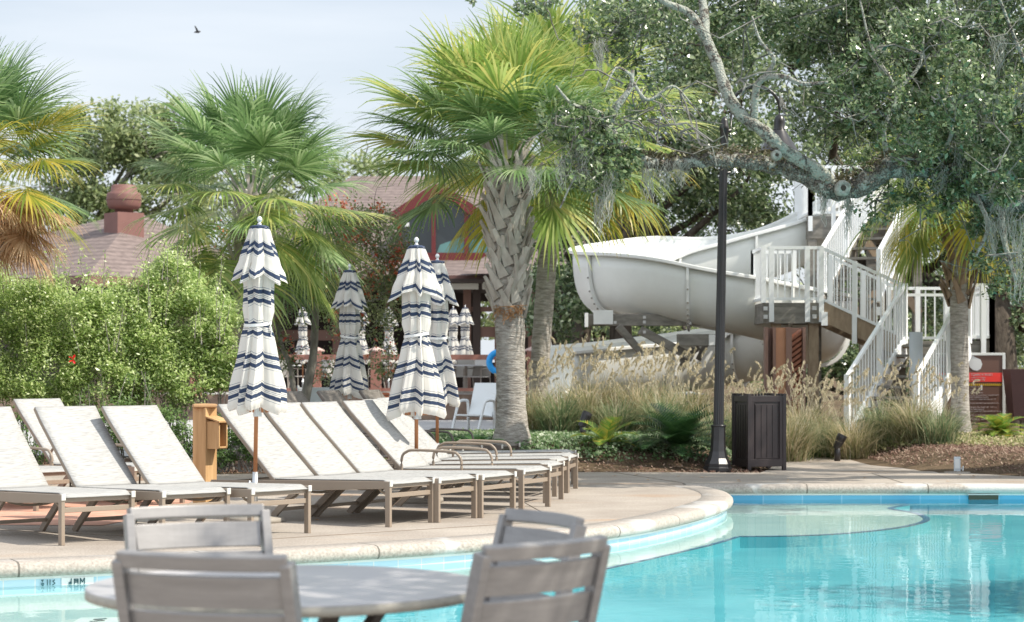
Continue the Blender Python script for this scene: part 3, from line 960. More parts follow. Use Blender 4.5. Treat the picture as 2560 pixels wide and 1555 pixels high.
M_lamp = mat('lamp_black', (.022, .020, .022), .32, .6, var=.1, vscale=5)
lx = (1794 - 1280) / F * 27.2
t = thing('street_lamp', 'tall black lamp post with a flared base and gooseneck shade beside the bin', 'lamp post', (lx, 27.2, 0))
t.rotation_euler = (0, R(1.1), 0)
mb = MB(); mb.lathe((0, 0, 0), [(.19, 0), (.19, .045), (.172, .06), (.172, .10), (.13, .17), (.105, .26), (.095, .40), (.09, .58)], 8)
part('base', mb, M_lamp, t)
mb = MB(); mb.lathe((0, 0, .58), [(.10, 0), (.10, .02), (.06, .035)], 24); part('collar', mb, M_lamp, t, True); mb = MB(); mb.lathe((0, 0, 4.12), [(.055, 0), (.062, .02), (.062, .05), (.056, .07), (.056, .33), (.066, .35), (.066, .38), (.056, .40), (.05, .46), (.03, .50), (.0, .52)], 20)
part('pole_cap', mb, M_lamp, t, True)
mb = MB()
n_ = 16
vs = []
for z, r in ((.60, .069), (4.15, .052)):
    for k in range(n_ * 2):
        a = math.pi * k / n_
        rr = r * (1 if k % 2 else .90)
        vs.append((rr * math.cos(a), rr * math.sin(a), z))
m_ = n_ * 2
mb.add(vs, [(k, (k + 1) % m_, m_ + (k + 1) % m_, m_ + k) for k in range(m_)])
part('pole', mb, M_lamp, t)
mb = MB()
ax0, ax1, az = .09, .72, 4.75
pts = [(ax0, -.0, 3.75), (ax0, 0, 4.4), (ax0, 0, az)]
for k in range(1, 17):
    a = math.pi * (1 - k / 16)
    pts.append(((ax0 + ax1) / 2 + (ax1 - ax0) / 2 * math.cos(a), 0, az + .29 * math.sin(a)))
pts += [(ax1, 0, 4.66)]
mb.tube(pts, .023, 10)
mb.box((.045, 0, 3.9), (.10, .03, .04)); mb.box((.045, 0, 4.45), (.10, .03, .04))
part('arm', mb, M_lamp, t, True)
mb = MB(); mb.lathe((ax1, 0, 4.36), [(.27, -.17), (.262, -.165), (.09, .10), (.075, .12), (.075, .22), (.06, .28), (.03, .315), (.0, .32)], 32)
sh = part('lamp_shade', mb, M_lamp, t, True)
mb = MB(); mb.lathe((ax1, 0, 4.36), [(.078, .10), (.082, .105), (.082, .125), (.078, .13)], 32); part('shade_ring', mb, M_lamp, sh, True)

M_pine = mat('yellow_pine', (.40, .235, .105), .7, .25, col2=(.56, .36, .18), vscale=2.2, stretch=(9, 9, .7))
Yp = 20.6
t = thing('wooden_post', 'square yellow pine post with a flat cap and an open box fixed to its side', 'wooden post', ((512 - 1280) / F * Yp, Yp, 0), R(-33))
mb = MB(); mb.box((0, 0, .485), (.17, .17, .97)); part('post', mb, M_pine, t, bevel=.006)
M_cedar = mat('cap_wood', (.40, .24, .12), .7, .3, var=.2, vscale=6)
mb = MB(); mb.lathe((0, 0, .97), [(.01, 0), (.165, .0), (.17, .012), (.16, .034), (.01, .04)], 4); part('cap', mb, M_cedar, t, bevel=.008)
bx = part('box', MB().box((.16, .06, .70), (.14, .012, .27)).box((.16, -.06, .70), (.14, .012, .27)).box((.10, 0, .70), (.012, .11, .27)).box((.16, 0, .571), (.14, .11, .012)), M_pine, t)
mb = MB(); mb.prism([(.08, -.09, .875), (.08, .09, .875), (.265, .09, .825), (.265, -.09, .825)], (0, 0, .014)); part('lid', mb, M_pine, bx)
mb = MB()
for y in (-.056, .056): mb.box((.233, y, .70), (.012, .016, .25))
mb.box((.233, 0, .582), (.012, .12, .016)); part('door_frame', mb, M_pine, bx)

# ------------------------------------------------------------ slide
M_flume = mat('flume_gelcoat', (.77, .785, .76), .38, .5, var=.05, vscale=1.5)
M_rim = mat('flume_rim', (.80, .81, .79), .45, .4, var=.05, vscale=3)
M_timber = mat('grey_timber', (.17, .16, .14), .85, .2, col2=(.30, .28, .25), vscale=4, stretch=(1, 1, 3))
M_timb2 = mat('brown_timber', (.27, .20, .14), .85, .2, col2=(.40, .31, .22), vscale=4, stretch=(3, 3, 1))
M_bolt = mat('bolt', (.6, .6, .6), .4, .5)

def flume(name, label, P, hw=.72, depth=1.0):
    """P: (X, Y, z of the near lip, rise of left wall, rise of right wall)"""
    C = catmull([p[:3] for p in P], 8)
    LR = catmull([(p[3], p[4], 0) for p in P], 8)
    root = thing(name, label, 'water slide', (C[0].x, C[0].y, 0))
    n = 22
    def sec(i, sc=1.0, off=0):
        t = C[min(i + 1, len(C) - 1)] - C[max(i - 1, 0)]; t.z = 0; t.normalize()
        s = Vector((-t.y, t.x, 0))                     # left
        out = []
        for k in range(n + 1):
            a = math.pi * k / n
            x = math.cos(a); z = -abs(math.sin(a)) ** .72
            x = math.copysign(abs(x) ** .8, x)
            top = LR[i].x if x > 0 else LR[i].y
            zz = (z * depth if z < 0 else 0) + top * abs(x) ** 2 * (1 + z) 
            out.append(C[i] + s * x * (hw + off) + Vector((0, 0, zz - (off if z < -.5 else 0))))
        return out, s
    mb = MB(); vs = []
    for i in range(len(C)): vs += sec(i)[0]
    m = n + 1
    mb.add(vs, [(i * m + k, (i + 1) * m + k, (i + 1) * m + k + 1, i * m + k + 1) for i in range(len(C) - 1) for k in range(n)])
    o = part('channel', mb, M_flume, root, True, world=True); md = o.modifiers.new('s', 'SOLIDIFY'); md.thickness = .03; md.offset = 0
    for side, k in ((1, 0), (-1, n)):
        mb = MB(); mb.sweep([sec(i)[0][k] + sec(i)[1] * side * .045 + Vector((0, 0, .0)) for i in range(len(C))], .13, .07)
        part('rim', mb, M_rim, root, world=True, bevel=.012)
    for j in range(6, len(C) - 4, 13):
        mb = MB(); vs = []
        for di, off in ((0, .035), (0, .10), (1, .10), (1, .035)):
            q, s = sec(j, 1, off)
            t = (C[j + 1] - C[j - 1]).normalized() * (.05 * di)
            vs += [p + t for p in q]
        mb.add(vs, [(a * m + k, b * m + k, b * m + k + 1, a * m + k + 1) for a, b in ((0, 1), (1, 2), (2, 3)) for k in range(n)])
        fl = part('joint_flange', mb, M_rim, root, world=True)
        mb = MB(); q, s = sec(j, 1, .105)
        for k in range(2, n - 1, 1): mb.box(q[k] + (C[j + 1] - C[j - 1]).normalized() * .025, (.03, .03, .03))
        part('bolts', mb, M_timber, fl, world=True)
    return root
flume('water_slide', 'large pale curved water slide flume behind the plumed grasses', [
    (7.60, 43.2, 5.35, 0, 0), (6.35, 42.7, 4.62, 0, 0), (5.30, 42.4, 4.15, .0, .05), (4.10, 42.3, 3.80, 0, .2), (3.10, 42.15, 3.55, 0, .45), (2.42, 41.7, 3.42, 0, .42), (1.97, 40.8, 3.38, 0, .28), (2.02, 39.8, 3.36, 0, .15), (2.57, 39.15, 3.28, 0, .12),
    (3.40, 38.95, 3.10, 0, .08), (4.40, 38.95, 2.92, 0, .05), (5.30, 39.3, 2.70, 0, .05), (5.80, 40.2, 2.45, 0, .2), (5.40, 41.4, 2.22, 0, .25), (4.40, 42.0, 1.98, 0, .2),
    (3.30, 41.8, 1.83, 0, .15), (2.22, 41.3, 1.74, 0, .1), (0.92, 40.8, 1.62, 0, .1)], .74, .99)

def timber(name, label, beams, loc):
    t = thing(name, label, 'timber support', loc)
    for nm, a, b, w, h in beams:
        mb = MB(); mb.beam(a, b, w, h); part(nm, mb, M_timber, t, world=True, bevel=.01)
    return t
def wb(px0, py0, Y0, px1, py1, Y1): return W(px0, py0, Y0), W(px1, py1, Y1)
bm = [('beam', *wb(1462, 800, 38.7, 1768, 800, 38.7), .14, .22), ('post', *wb(1610, 812, 38.9, 1610, 1090, 38.9), .20, .20), ('post', *wb(1652, 800, 41.2, 1652, 1090, 41.2), .16, .2),
      ('brace', *wb(1545, 815, 38.6, 1600, 878, 38.75), .1, .13), ('brace', *wb(1600, 825, 38.6, 1732, 895, 38.7), .1, .16), ('brace', *wb(1735, 870, 38.9, 1700, 925, 38.9), .1, .13)]
t = timber('slide_support', 'grey timber beams and braces under the left bend of the water slide', bm, (2.5, 38.9, 0))
mb = MB(); a = W(1508, 793, 38.55); mb.box(a, (.36, .05, .26)); mb.box(W(1466, 800, 38.6), (.06, .2, .26)); part('bracket', mb, M_rim, t, world=True)
mb = MB()
for px, py in ((1611, 793), (1611, 805), (1538, 806), (1611, 830), (1725, 808)): mb.box(W(px, py, 38.5), (.05, .03, .05))
part('bolts', mb, M_bolt, t, world=True)
bm = [('post', *wb(1755, 815, 38.6, 1755, 1090, 38.6), .16, .16), ('beam', *wb(1692, 850, 38.5, 1788, 850, 38.5), .12, .22), ('post', *wb(1742, 862, 38.8, 1742, 1090, 38.8), .14, .14), ('brace', *wb(1700, 905, 38.8, 1748, 868, 38.8), .1, .1), ('brace', *wb(1745, 900, 39, 1770, 850, 39), .08, .1)]
t = timber('slide_support', 'second timber frame under the slide, directly left of the lamp pole', bm, (3.5, 38.6, 0))
mb = MB(); mb.box(W(1783, 850, 38.4), (.16, .05, .2)); part('bracket', mb, M_rim, t, world=True)

# ------------------------------------------------------------ slide stairs
M_rail = mat('white_rail', (.84, .86, .87), .4, .5)
ST = thing('slide_stairs', 'white railed timber stairs and landings leading up to the slide', 'stairs', (6.0, 37.0, 0))
def railing(a, b, h=.98, sp=.115, posts=None, low=.07, drop=0.0):
    a, b = Vector(a), Vector(b)
    d = b - a; L_ = math.hypot(d.x, d.y); n = max(2, int(L_ / sp))
    mb = MB(); up = Vector((0, 0, 1))
    mb.beam(a + up * h, b + up * h, .06, .055)
    mb.beam(a + up * low, b + up * low, .045, .05)
    for k in range(1, n):
        p = a + d * (k / n)
        mb.beam(p + up * low, p + up * h, .024, .024, up=(d.x, d.y, 0))
    r = part('railing', mb, M_rail, ST, world=True)
    for u in (posts if posts is not None else (0, .5, 1)):
        p = a + d * u
        mb = MB(); mb.beam(p - up * drop, p + up * (h + .03), .085, .085, up=(d.x, d.y, 0))
        part('railing_post', mb, M_rail, ST, world=True)
def deckbox(x0, x1, y0, y1, z, th=.36):
    mb = MB(); mb.box(((x0 + x1) / 2, (y0 + y1) / 2, z - .03), (x1 - x0, y1 - y0, .06)); part('landing', mb, M_timber, ST, world=True)
    mb = MB()
    for y in (y0 + .03, y1 - .03): mb.box(((x0 + x1) / 2, y, z - .065 - th / 2), (x1 - x0 - .01, .06, th))
    for x in (x0 + .03, x1 - .03): mb.box((x, (y0 + y1) / 2, z - .065 - th / 2), (.055, y1 - y0 - .13, th))
    part('joist', mb, M_timber, ST, world=True)
def flight(a, b, wdir, n, m=None, strg=M_timb2, white=False):
    """a bottom, b top (near side), wdir across"""
    a, b, wd = Vector(a), Vector(b), Vector(wdir)
    mb = MB()
    for k in range(n):
        p = a + (b - a) * ((k + .5) / n)
        mb.beam(p + wd * .03, p + wd * .97, .26, .045, up=(0, 0, 1))
    part('treads', mb, M_timber, ST, world=True)
    for s in (0, 1):
        mb = MB(); mb.beam(a + wd * s - Vector((0, 0, .12)), b + wd * s - Vector((0, 0, .12)), .06, .34)
        part('stringer', mb, M_rail if white else strg, ST, world=True)
    if white:
        mb = MB()
        for k in range(n):
            p = a + (b - a) * ((k + .5) / n)
            mb.box(p + wd * .0 - Vector((.0, .02, .02)), (.30, .05, .05))
        part('tread_ends', mb, M_timb2, ST, world=True)
Yf = 37.0
x0 = (1908 - 1280) / F * Yf; x1 = (2053 - 1280) / F * Yf
zU = 1.4 - (757 - 910) / F * Yf           # upper landing floor
x2 = (2262 - 1280) / F * 36.6; x3 = (2480 - 1280) / F * 36.6
zL = 1.4 - (852 - 910) / F * 36.6
deckbox(x0, x1 + .1, Yf, Yf + 1.5, zU, .30)
deckbox(x2 - .1, x3, 36.6, 38.3, zL, .26)
railing((x0, Yf, zU), (x1, Yf, zU), posts=(.14, .76, 1), drop=.34)
railing((x0, Yf, zU), (x0, Yf + 1.5, zU), posts=(0, 1))
railing((x0, Yf + 1.5, zU), (x0 + .75, Yf + 1.5, zU), posts=(0, 1))
flight((x2 - .1, Yf - .2, zL + .05), (x1, Yf, zU - .02), (0, 1.15, 0), 6)
railing((x1, Yf, zU), (x2 - .05, Yf - .3, zL + .02), posts=(.42, .99), drop=.45)
railing((x1 + .35, Yf + 1.2, zU - .1), (x2 + .1, Yf + .9, zL), posts=(0, .5, 1), drop=.1)
railing((x2, 36.6, zL), (x2 + .02, 37.2, zL), posts=(0,))
railing((x2 + .0, 38.2, zL), (x3, 38.2, zL), sp=.17, posts=(0, .35, .7, 1), drop=.2)
railing((x3, 36.6, zL), (x3, 38.2, zL), posts=(0, 1), sp=.10, drop=.35)
railing((x3 - .62, 36.6, zL), (x3, 36.6, zL), posts=(0, .25, .75, 1), drop=.35, sp=.1)
mb = MB(); mb.beam((x2 + .05, 37.0, zL + .82), (x2 + 1.55, 37.0, zL + .82), .05, .05); part('grab_bar', mb, M_rail, ST, world=True)
# lower flight: down to the left and towards the pool
a0 = W(2118, 1062, 33.6); b0 = Vector((x2 - .02, 36.5, zL)); a0.z = .22
wd = Vector((1.05, -.35, 0))
flight(a0, b0, wd, 9, white=True)
railing(a0, b0, posts=(0, .55, 1), sp=.16, drop=.05)
railing(a0 + wd, b0 + wd, posts=(0, .6, 1), sp=.16, drop=.05)
mb = MB(); p = W(2290, 830, 35.0); mb.tube([(p.x, 35.0, 0), (p.x, 35.0, p.z)], .115, 16); part('round_post', mb, mat('grey_post', (.50, .53, .56), .35, .5), ST, True, world=True)
# third flight, back up to the slide's mouth
a1 = Vector((x1 + .2, Yf + 1.5, zU)); b1 = Vector((7.15, 41.4, 4.35))
flight(a1, b1, (1.0, -.55, 0), 9, strg=M_timber)
railing(a1, b1, posts=(0, .5, 1)); railing(a1 + Vector((1.0, -.55, 0)), b1 + Vector((1.0, -.55, 0)), posts=(0, .35, .7, 1), drop=.2)
deckbox(5.9, 8.2, 41.5, 43.6, 4.35, .38)
railing((5.95, 41.5, 4.35), (7.1, 41.5, 4.35), posts=(0, .4, 1), drop=.3); railing((7.6, 41.45, 4.35), (8.2, 41.45, 4.35), posts=(0, 1), drop=.3); railing((8.2, 41.5, 4.35), (8.2, 43.5, 4.35))
railing((5.95, 41.5, 4.35), (5.95, 43.5, 4.35), posts=(0, 1))
mb = MB(); mb.box((7.95, 41.3, 4.1), (1.0, .07, .42)); part('joist', mb, M_timb2, ST, world=True)
for x, y, z, m in ((x0 + .25, Yf + .18, zU - .3, M_timb2), (x1 - .12, Yf + .15, zU - .3, M_timb2), (x1 + .1, Yf + 1.3, zU - .3, M_timber), (x2 + .2, 38.1, zL - .3, M_timber), (x3 - .1, 36.8, zL - .3, M_timb2), (x3 - .5, 36.9, zL - .3, M_timb2), (6.0, 41.6, 4.0, M_timber), (8.1, 41.6, 4.0, M_timber), (6.7, 39.6, 2.6, M_timber), (7.2, 41.7, 4.0, M_timber), (8.1, 43.4, 4.0, M_timber)):
    mb = MB(); mb.beam((x, y, 0), (x, y, z), .17, .17, up=(0, 1, 0)); part('timber_post', mb, m, ST, world=True)
mb = MB(); mb.beam((6.0, 41.4, 1.4), (8.1, 41.4, 3.8), .08, .16); mb.beam((7.0, 41.35, 3.9), (8.1, 41.35, 2.4), .08, .16); part('brace', mb, M_timb2, ST, world=True)
mb = MB()
for px, py in ((1914, 771), (1914, 792), (2036, 770), (2036, 791)): mb.box(W(px, py, 36.95), (.07, .04, .07))
part('bolts', mb, M_bolt, ST, world=True)
mb = MB(); p = W(2061, 797, 36.95); mb.box(p, (.11, .05, .24)); part('white_box', mb, M_rail, ST, world=True)

# brown boarded housing in front of the landing
M_brn = mat('brown_boards', (.30, .12, .07), .6, .3, var=.15, vscale=3, stretch=(8, 8, .6))
M_brn2 = mat('brown_trim', (.24, .14, .11), .5, .4)
t = thing('brown_housing', 'tall brown boarded box with slanted louvres under the upper landing', 'housing', ((1958 - 1280) / F * 35.6, 35.6, .0))
hz = W(0, 818, 35.6).z
mb = MB()
for dx, w_ in ((-.30, .05), (-.17, .05), (.08, .10), (.34, .05)): mb.box((dx, -.02, hz / 2), (w_, .26, hz))
part('corner_trim', mb, M_brn2, t)
mb = MB(); mb.box((-.045, .0, hz / 2), (.22, .2, hz - .02)); part('board', mb, mat('light_brown_board', (.46, .23, .135), .55, .3, var=.12, vscale=2), t)
mb = MB(); mb.box((-.235, .10, hz / 2), (.09, .03, hz - .02)); mb.box((.21, .09, hz / 2), (.19, .03, hz - .02)); part('back_panel', mb, M_brn2, t)
mb = MB()
for k in range(20):
    z = .1 + k * (hz - .15) / 20
    mb.prism([(.125, -.08, z - .10), (.305, -.08, z + .03), (.305, -.08, z + .085), (.125, -.08, z - .045)], (0, .10, .04))
part('louvres', mb, M_brn, t)

# sign
Ys = 36.2
M_sign = mat('sign_brown', (.14, .075, .058), .5, .4)
sx0 = (2345 - 1280) / F * Ys; sx1 = (2506 - 1280) / F * Ys
zt_ = W(0, 887, Ys).z; zb_ = W(0, 1056, Ys).z
t = thing('notice_sign', 'brown notice board with a red band behind the right palm trunk', 'sign', ((sx0 + sx1) / 2, Ys, 0))
cw = sx1 - sx0
mb = MB(); mb.box((0, 0, (zt_ + zb_) / 2), (cw, .03, zt_ - zb_)); pn_ = part('panel', mb, M_sign, t)
mb = MB(); mb.box((0, -.005, zt_ + .012), (cw + .03, .06, .045)); mb.box((cw / 2 + .02, -.0, (zt_ + .035) / 2), (.05, .06, zt_ + .035)); mb.box((-cw / 2 - .02, 0, (zt_ + .035) / 2), (.05, .06, zt_ + .035)); part('frame', mb, mat('sign_frame', (.66, .68, .68), .4), t, bevel=.004)
zz = lambda py: W(0, py, Ys).z
mb = MB(); mb.box((0, -.018, (zz(932) + zz(954.5)) / 2), (cw, .006, zz(932) - zz(954.5))); part('red_band', mb, mat('sign_red', (.85, .06, .05), .5), pn_)
mb = MB()
k = 0; x = -cw / 2 + .02
while x < cw / 2 - .03:
    mb.prism([(x, -.017, zz(964.5)), (x + .022, -.017, zz(964.5)), (x + .034, -.017, zz(959)), (x + .012, -.017, zz(959))], (0, -.004, 0)); x += .034
part('hazard_stripe', mb, mat('sign_yellow', (.55, .36, .03), .5), pn_)
mb = MB(); o_ = [(2430, 889), (2440, 894), (2451, 899), (2455, 911), (2451, 922), (2443, 927), (2432, 925), (2424, 918), (2420, 905), (2423, 893)]
mb.prism([Vector((W(px, py, Ys).x - (sx0 + sx1) / 2, -.017, W(px, py, Ys).z)) for px, py in o_], (0, -.004, 0)); part('emblem', mb, mat('sign_white', (.62, .63, .65), .6), pn_)
rnd = random.Random(4); mb = MB()
def pseudo(px0, px1, py, h, m_):
    x = px0
    while x < px1:
        w_ = rnd.uniform(.45, .8) * h
        if rnd.random() < .14: x += h * .5; continue
        X = W(x, py, Ys).x - (sx0 + sx1) / 2; z = zz(py)
        hh = h * Ys / F; ww = w_ * Ys / F
        mb.box((X, -.0225, z), (.22 * ww, .004, hh)); 
        if rnd.random() < .75: mb.box((X + ww * .5, -.0225, z + hh * rnd.choice((-.4, 0, .4))), (ww * .7, .004, hh * .2))
        if rnd.random() < .6: mb.box((X + ww * .85, -.0225, z), (.2 * ww, .004, hh * .9))
        x += w_ * 1.45
pseudo(2370, 2476, 936.5, 6.5, 0); pseudo(2380, 2462, 944, 3, 0); pseudo(2375, 2466, 950, 4, 0)
for a, b, y in ((2425, 2449, 967), (2425, 2444, 974), (2425, 2456, 982), (2395, 2495, 988), (2395, 2470, 993), (2395, 2487, 998), (2395, 2497, 1008), (2395, 2490, 1018), (2395, 2460, 1023), (2395, 2501, 1028), (2395, 2496, 1038), (2395, 2470, 1048)): pseudo(a, b, y, 3.0, 0)
part('lettering', mb, mat('sign_text', (.55, .50, .52), .6), pn_)
mb = MB(); mb.box((W(2453, 969, Ys).x - (sx0 + sx1) / 2, -.02, zz(969)), (.03, .004, .09)); part('pictogram', mb, bpy.data.materials['sign_white'], pn_)

t = thing('planter_tub', 'dark brown square planter at the right edge beside the notice board', 'planter', (W(2560, 0, 35.5).x, 35.5, 0), 0)
z1 = W(0, 923, 35.5).z; z0 = W(0, 1050, 35.5).z
mb = MB(); mb.add([(-.30, -.3, z1), (.30, -.3, z1), (.30, .3, z1), (-.30, .3, z1), (-.22, -.22, z0), (.22, -.22, z0), (.22, .22, z0), (-.22, .22, z0)], [(0, 1, 5, 4), (1, 2, 6, 5), (2, 3, 7, 6), (3, 0, 4, 7), (4, 5, 6, 7), (0, 3, 2, 1)]); part('tub', mb, mat('tub_brown', (.065, .03, .03), .6, var=.1), t)
mb = MB(); mb.box((0, 0, z0 / 2), (.12, .12, z0)); part('stand', mb, M_timber, t)

# ------------------------------------------------------------ buildings
def shingle(name, c1, c2, s=1.0):
    m, n, b = newmat(name)
    t_ = n.nodes.new('ShaderNodeTexCoord')
    mp = n.nodes.new('ShaderNodeMapping'); mp.inputs['Scale'].default_value = (2.2, 2.2, 7.5)
    n.links.new(t_.outputs['Object'], mp.inputs['Vector'])
    vo = n.nodes.new('ShaderNodeTexNoise'); vo.inputs['Scale'].default_value = 2.2; vo.inputs['Detail'].default_value = 5
    n.links.new(mp.outputs['Vector'], vo.inputs['Vector'])
    wv = n.nodes.new('ShaderNodeTexWave'); wv.wave_type = 'BANDS'; wv.bands_direction = 'Z'; wv.inputs['Scale'].default_value = 2.6; wv.inputs['Distortion'].default_value = .6
    n.links.new(t_.outputs['Object'], wv.inputs['Vector'])
    ad = n.nodes.new('ShaderNodeMath'); ad.operation = 'MULTIPLY_ADD'; ad.inputs[1].default_value = .25
    n.links.new(wv.outputs['Fac'], ad.inputs[0]); n.links.new(vo.outputs['Fac'], ad.inputs[2])
    r = n.nodes.new('ShaderNodeValToRGB')
    r.color_ramp.elements[0].position = .4; r.color_ramp.elements[0].color = (*c1, 1)
    r.color_ramp.elements[1].position = .85; r.color_ramp.elements[1].color = (*c2, 1)
    n.links.new(ad.outputs[0], r.inputs['Fac']); n.links.new(r.outputs['Color'], b.inputs['Base Color'])
    b.inputs['Roughness'].default_value = .9
    return m
M_shin = shingle('brown_shingles', (.115, .088, .082), (.215, .168, .155))
M_fasc = mat('fascia_brown', (.17, .09, .075), .6)
M_red = mat('red_timber', (.16, .03, .03), .5, var=.08)
M_brick = mat('vent_red', (.205, .10, .085), .6, var=.1, vscale=2)
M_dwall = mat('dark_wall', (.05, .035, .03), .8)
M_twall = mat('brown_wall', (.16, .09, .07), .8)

B = thing('pool_house', 'low building with a brown hip roof and bulbous red chimney vent behind the bush', 'building', (-11.5, 57, 0))
c0, cL, cR = Vector((-10.6, 52, 3.62)), Vector((-19.5, 59.5, 3.62)), Vector((-6.2, 58.6, 3.62))
cB_ = cL + cR - c0
ap = W(340, 528, 59.0)
mb = MB(); th = Vector((0, 0, -.12))
mb.add([c0, cL, cB_, cR, ap], [(0, 4, 1), (1, 4, 2), (2, 4, 3), (3, 4, 0), (0, 1, 2, 3)])
part('roof', mb, M_shin, B, world=True)
mb = MB()
for a, b in ((c0, cL), (c0, cR), (cR, cB_)):
    mb.beam(a - Vector((0, 0, .14)), b - Vector((0, 0, .14)), .06, .26)
part('fascia', mb, M_fasc, B, world=True)
mb = MB(); q = [c0 + (ap - c0) * .10, cL + (ap - cL) * .10, cB_ + (ap - cB_) * .10, cR + (ap - cR) * .10]
mb.prism([Vector((p.x, p.y, 0)) for p in q], (0, 0, 3.6)); part('wall', mb, M_dwall, B, world=True)
cx = W(310, 0, 57.0).x; zc0 = 3.9
ch = MB(); ch.box((cx, 57.0, (zc0 + W(0, 533, 57).z) / 2), (.80, .80, W(0, 533, 57).z - zc0), Matrix.Rotation(R(38), 3, 'Z'))
co = part('chimney', ch, M_brick, B, world=True)
zv = lambda py: W(0, py, 57.0).z
mb = MB(); mb.lathe((cx, 57.0, 0), [(.25, zv(533)), (.25, zv(524)), (.40, zv(522)), (.455, zv(514)), (.475, zv(500)), (.47, zv(488)), (.44, zv(482)), (.36, zv(480)), (.35, zv(466)), (.31, zv(463)), (.0, zv(462))], 32)
part('vent', mb, M_brick, co, True, world=True)
mb = MB(); mb.lathe((cx, 57.0, 0), [(.46, zv(501)), (.488, zv(500.5)), (.488, zv(499)), (.46, zv(498.5))], 32); part('vent_band', mb, M_fasc, co, True, world=True)
mb = MB(); s_ = W(277, 727, 54.0); mb.lathe(s_, [(.16, -.0), (.17, .02), (.17, .2), (.1, .24)], 16); part('loudspeaker', mb, M_rim, B, world=True)

P_ = thing('pavilion', 'brown shingled pavilion with a glazed gable and dark columns beyond the umbrellas', 'building', (-2, 66, 0))
Yg = 62.0
def V(px, py, Y=Yg): return W(px, py, Y)
# main roof: long slope rising behind the dormer
mb = MB(); mb.add([V(560, 665, 64), V(1700, 665, 64), V(1560, 440, 74), V(880, 440, 74)], [(0, 1, 2, 3)])
mb.add([V(560, 665, 64), V(880, 440, 74), V(880, 660, 84), V(420, 700, 84)], [(0, 1, 2, 3)])
part('roof', mb, M_shin, P_, world=True)
# dormer roof
pk, l0, r0 = V(1096, 472), V(975, 552), V(1232, 566)
bk_ = Vector((0, 9, 0))
mb = MB(); th = Vector((0, 0, .14))
mb.prism([pk, l0, l0 + th, pk + th], bk_); mb.prism([pk, r0, r0 + th, pk + th], bk_); dr = part('dormer_roof', mb, M_shin, P_, world=True)
mb = MB()
for a, b in ((pk, l0), (pk, r0)): mb.beam(a + Vector((0, -.06, .05)), b + Vector((0, -.06, .05)), .1, .30)
mb.beam(V(975, 642), V(1262, 642), .1, .24)
for px, y0 in ((1000, 536), (1084, 476), (1166, 522), (1250, 570)): mb.beam(V(px, y0), V(px, 636), .12, .12, up=(1, 0, 0))
GF = part('gable_frame', mb, M_red, P_, world=True)
def glassmat():
    m, n, b = newmat('gable_glass')
    b.inputs['Base Color'].default_value = (.035, .045, .05, 1); b.inputs['Roughness'].default_value = .05
    b.inputs['Specular IOR Level'].default_value = .45
    return m
MG = glassmat()
for q in (((1003, 538), (1081, 482), (1081, 632), (1003, 632)), ((1087, 482), (1163, 522), (1163, 632), (1087, 632)), ((1169, 528), (1247, 572), (1247, 632), (1169, 632))):
    mb = MB(); mb.prism([V(*p, Yg + .06) for p in q], (0, .05, 0)); part('glass_pane', mb, MG, GF, world=True)
mb = MB(); mb.poly([V(1092, 632, Yg + .05), V(1100, 612, Yg + .05), V(1160, 590, Yg + .05), V(1160, 632, Yg + .05)]); mb.poly([V(1172, 632, Yg + .05), V(1172, 600, Yg + .05), V(1245, 592, Yg + .05), V(1245, 632, Yg + .05)])
part('teal_blind', mb, mat('teal_blind', (.14, .30, .29), .7), P_, world=True)
mb = MB(); mb.box(V(1018, 562, Yg - .05), (.12, .04, .13)); part('wall_light', mb, M_rim, P_, world=True)
# skirt roof, fascia and ceiling
mb = MB(); mb.add([V(640, 688, 59), V(1330, 688, 59), V(1330, 650, 62), V(640, 650, 62)], [(0, 1, 2, 3)]); part('skirt_roof', mb, M_shin, P_, world=True)
mb = MB(); a = V(1188, 652, 58.2); mb.add([V(1138, 684, 58.2), V(1330, 684, 58.2), V(1330, 632, 60.5), V(1215, 640, 60.5)], [(0, 1, 2, 3)]); part('porch_roof', mb, M_shin, P_, world=True)
mb = MB(); mb.beam(V(640, 697, 58.9), V(1330, 697, 58.9), .1, .2); part('gutter', mb, M_fasc, P_, world=True)
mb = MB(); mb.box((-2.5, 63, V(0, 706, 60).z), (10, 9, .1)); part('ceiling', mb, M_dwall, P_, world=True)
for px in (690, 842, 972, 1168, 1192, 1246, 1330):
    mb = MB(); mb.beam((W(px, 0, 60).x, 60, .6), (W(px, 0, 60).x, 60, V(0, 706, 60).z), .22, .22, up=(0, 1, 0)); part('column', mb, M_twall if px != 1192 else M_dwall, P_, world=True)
mb = MB()
for a, b in ((-8.5, -1.1), (-.2, 2.5)):
    mb.box(((a + b) / 2, 68, 2.5), (b - a, .2, 3.8))
mb.box((-.65, 68, 3.9), (.9, .2, .9)); mb.box((-.65, 68, 1.0), (.9, .2, .9))
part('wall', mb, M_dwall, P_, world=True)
mb = MB(); mb.beam(V(1170, 773, 60), V(1330, 773, 60), .12, .14); part('cross_rail', mb, M_twall, P_, world=True); mb = MB(); mb.beam(V(1195, 830, 60), V(1330, 830, 60), .12, .3); part('cross_rail', mb, M_twall, P_, world=True); mb = MB(); mb.beam(V(700, 838, 60), V(850, 838, 60), .12, .3); part('cross_rail', mb, M_twall, P_, world=True)
mb = MB(); mb.beam(V(1120, 716, 59.3), V(1196, 716, 59.3), .3, .16); mb.beam(V(1206, 716, 59.3), V(1246, 716, 59.3), .3, .16); part('heater', mb, mat('heater_white', (.6, .58, .52), .5), P_, world=True)

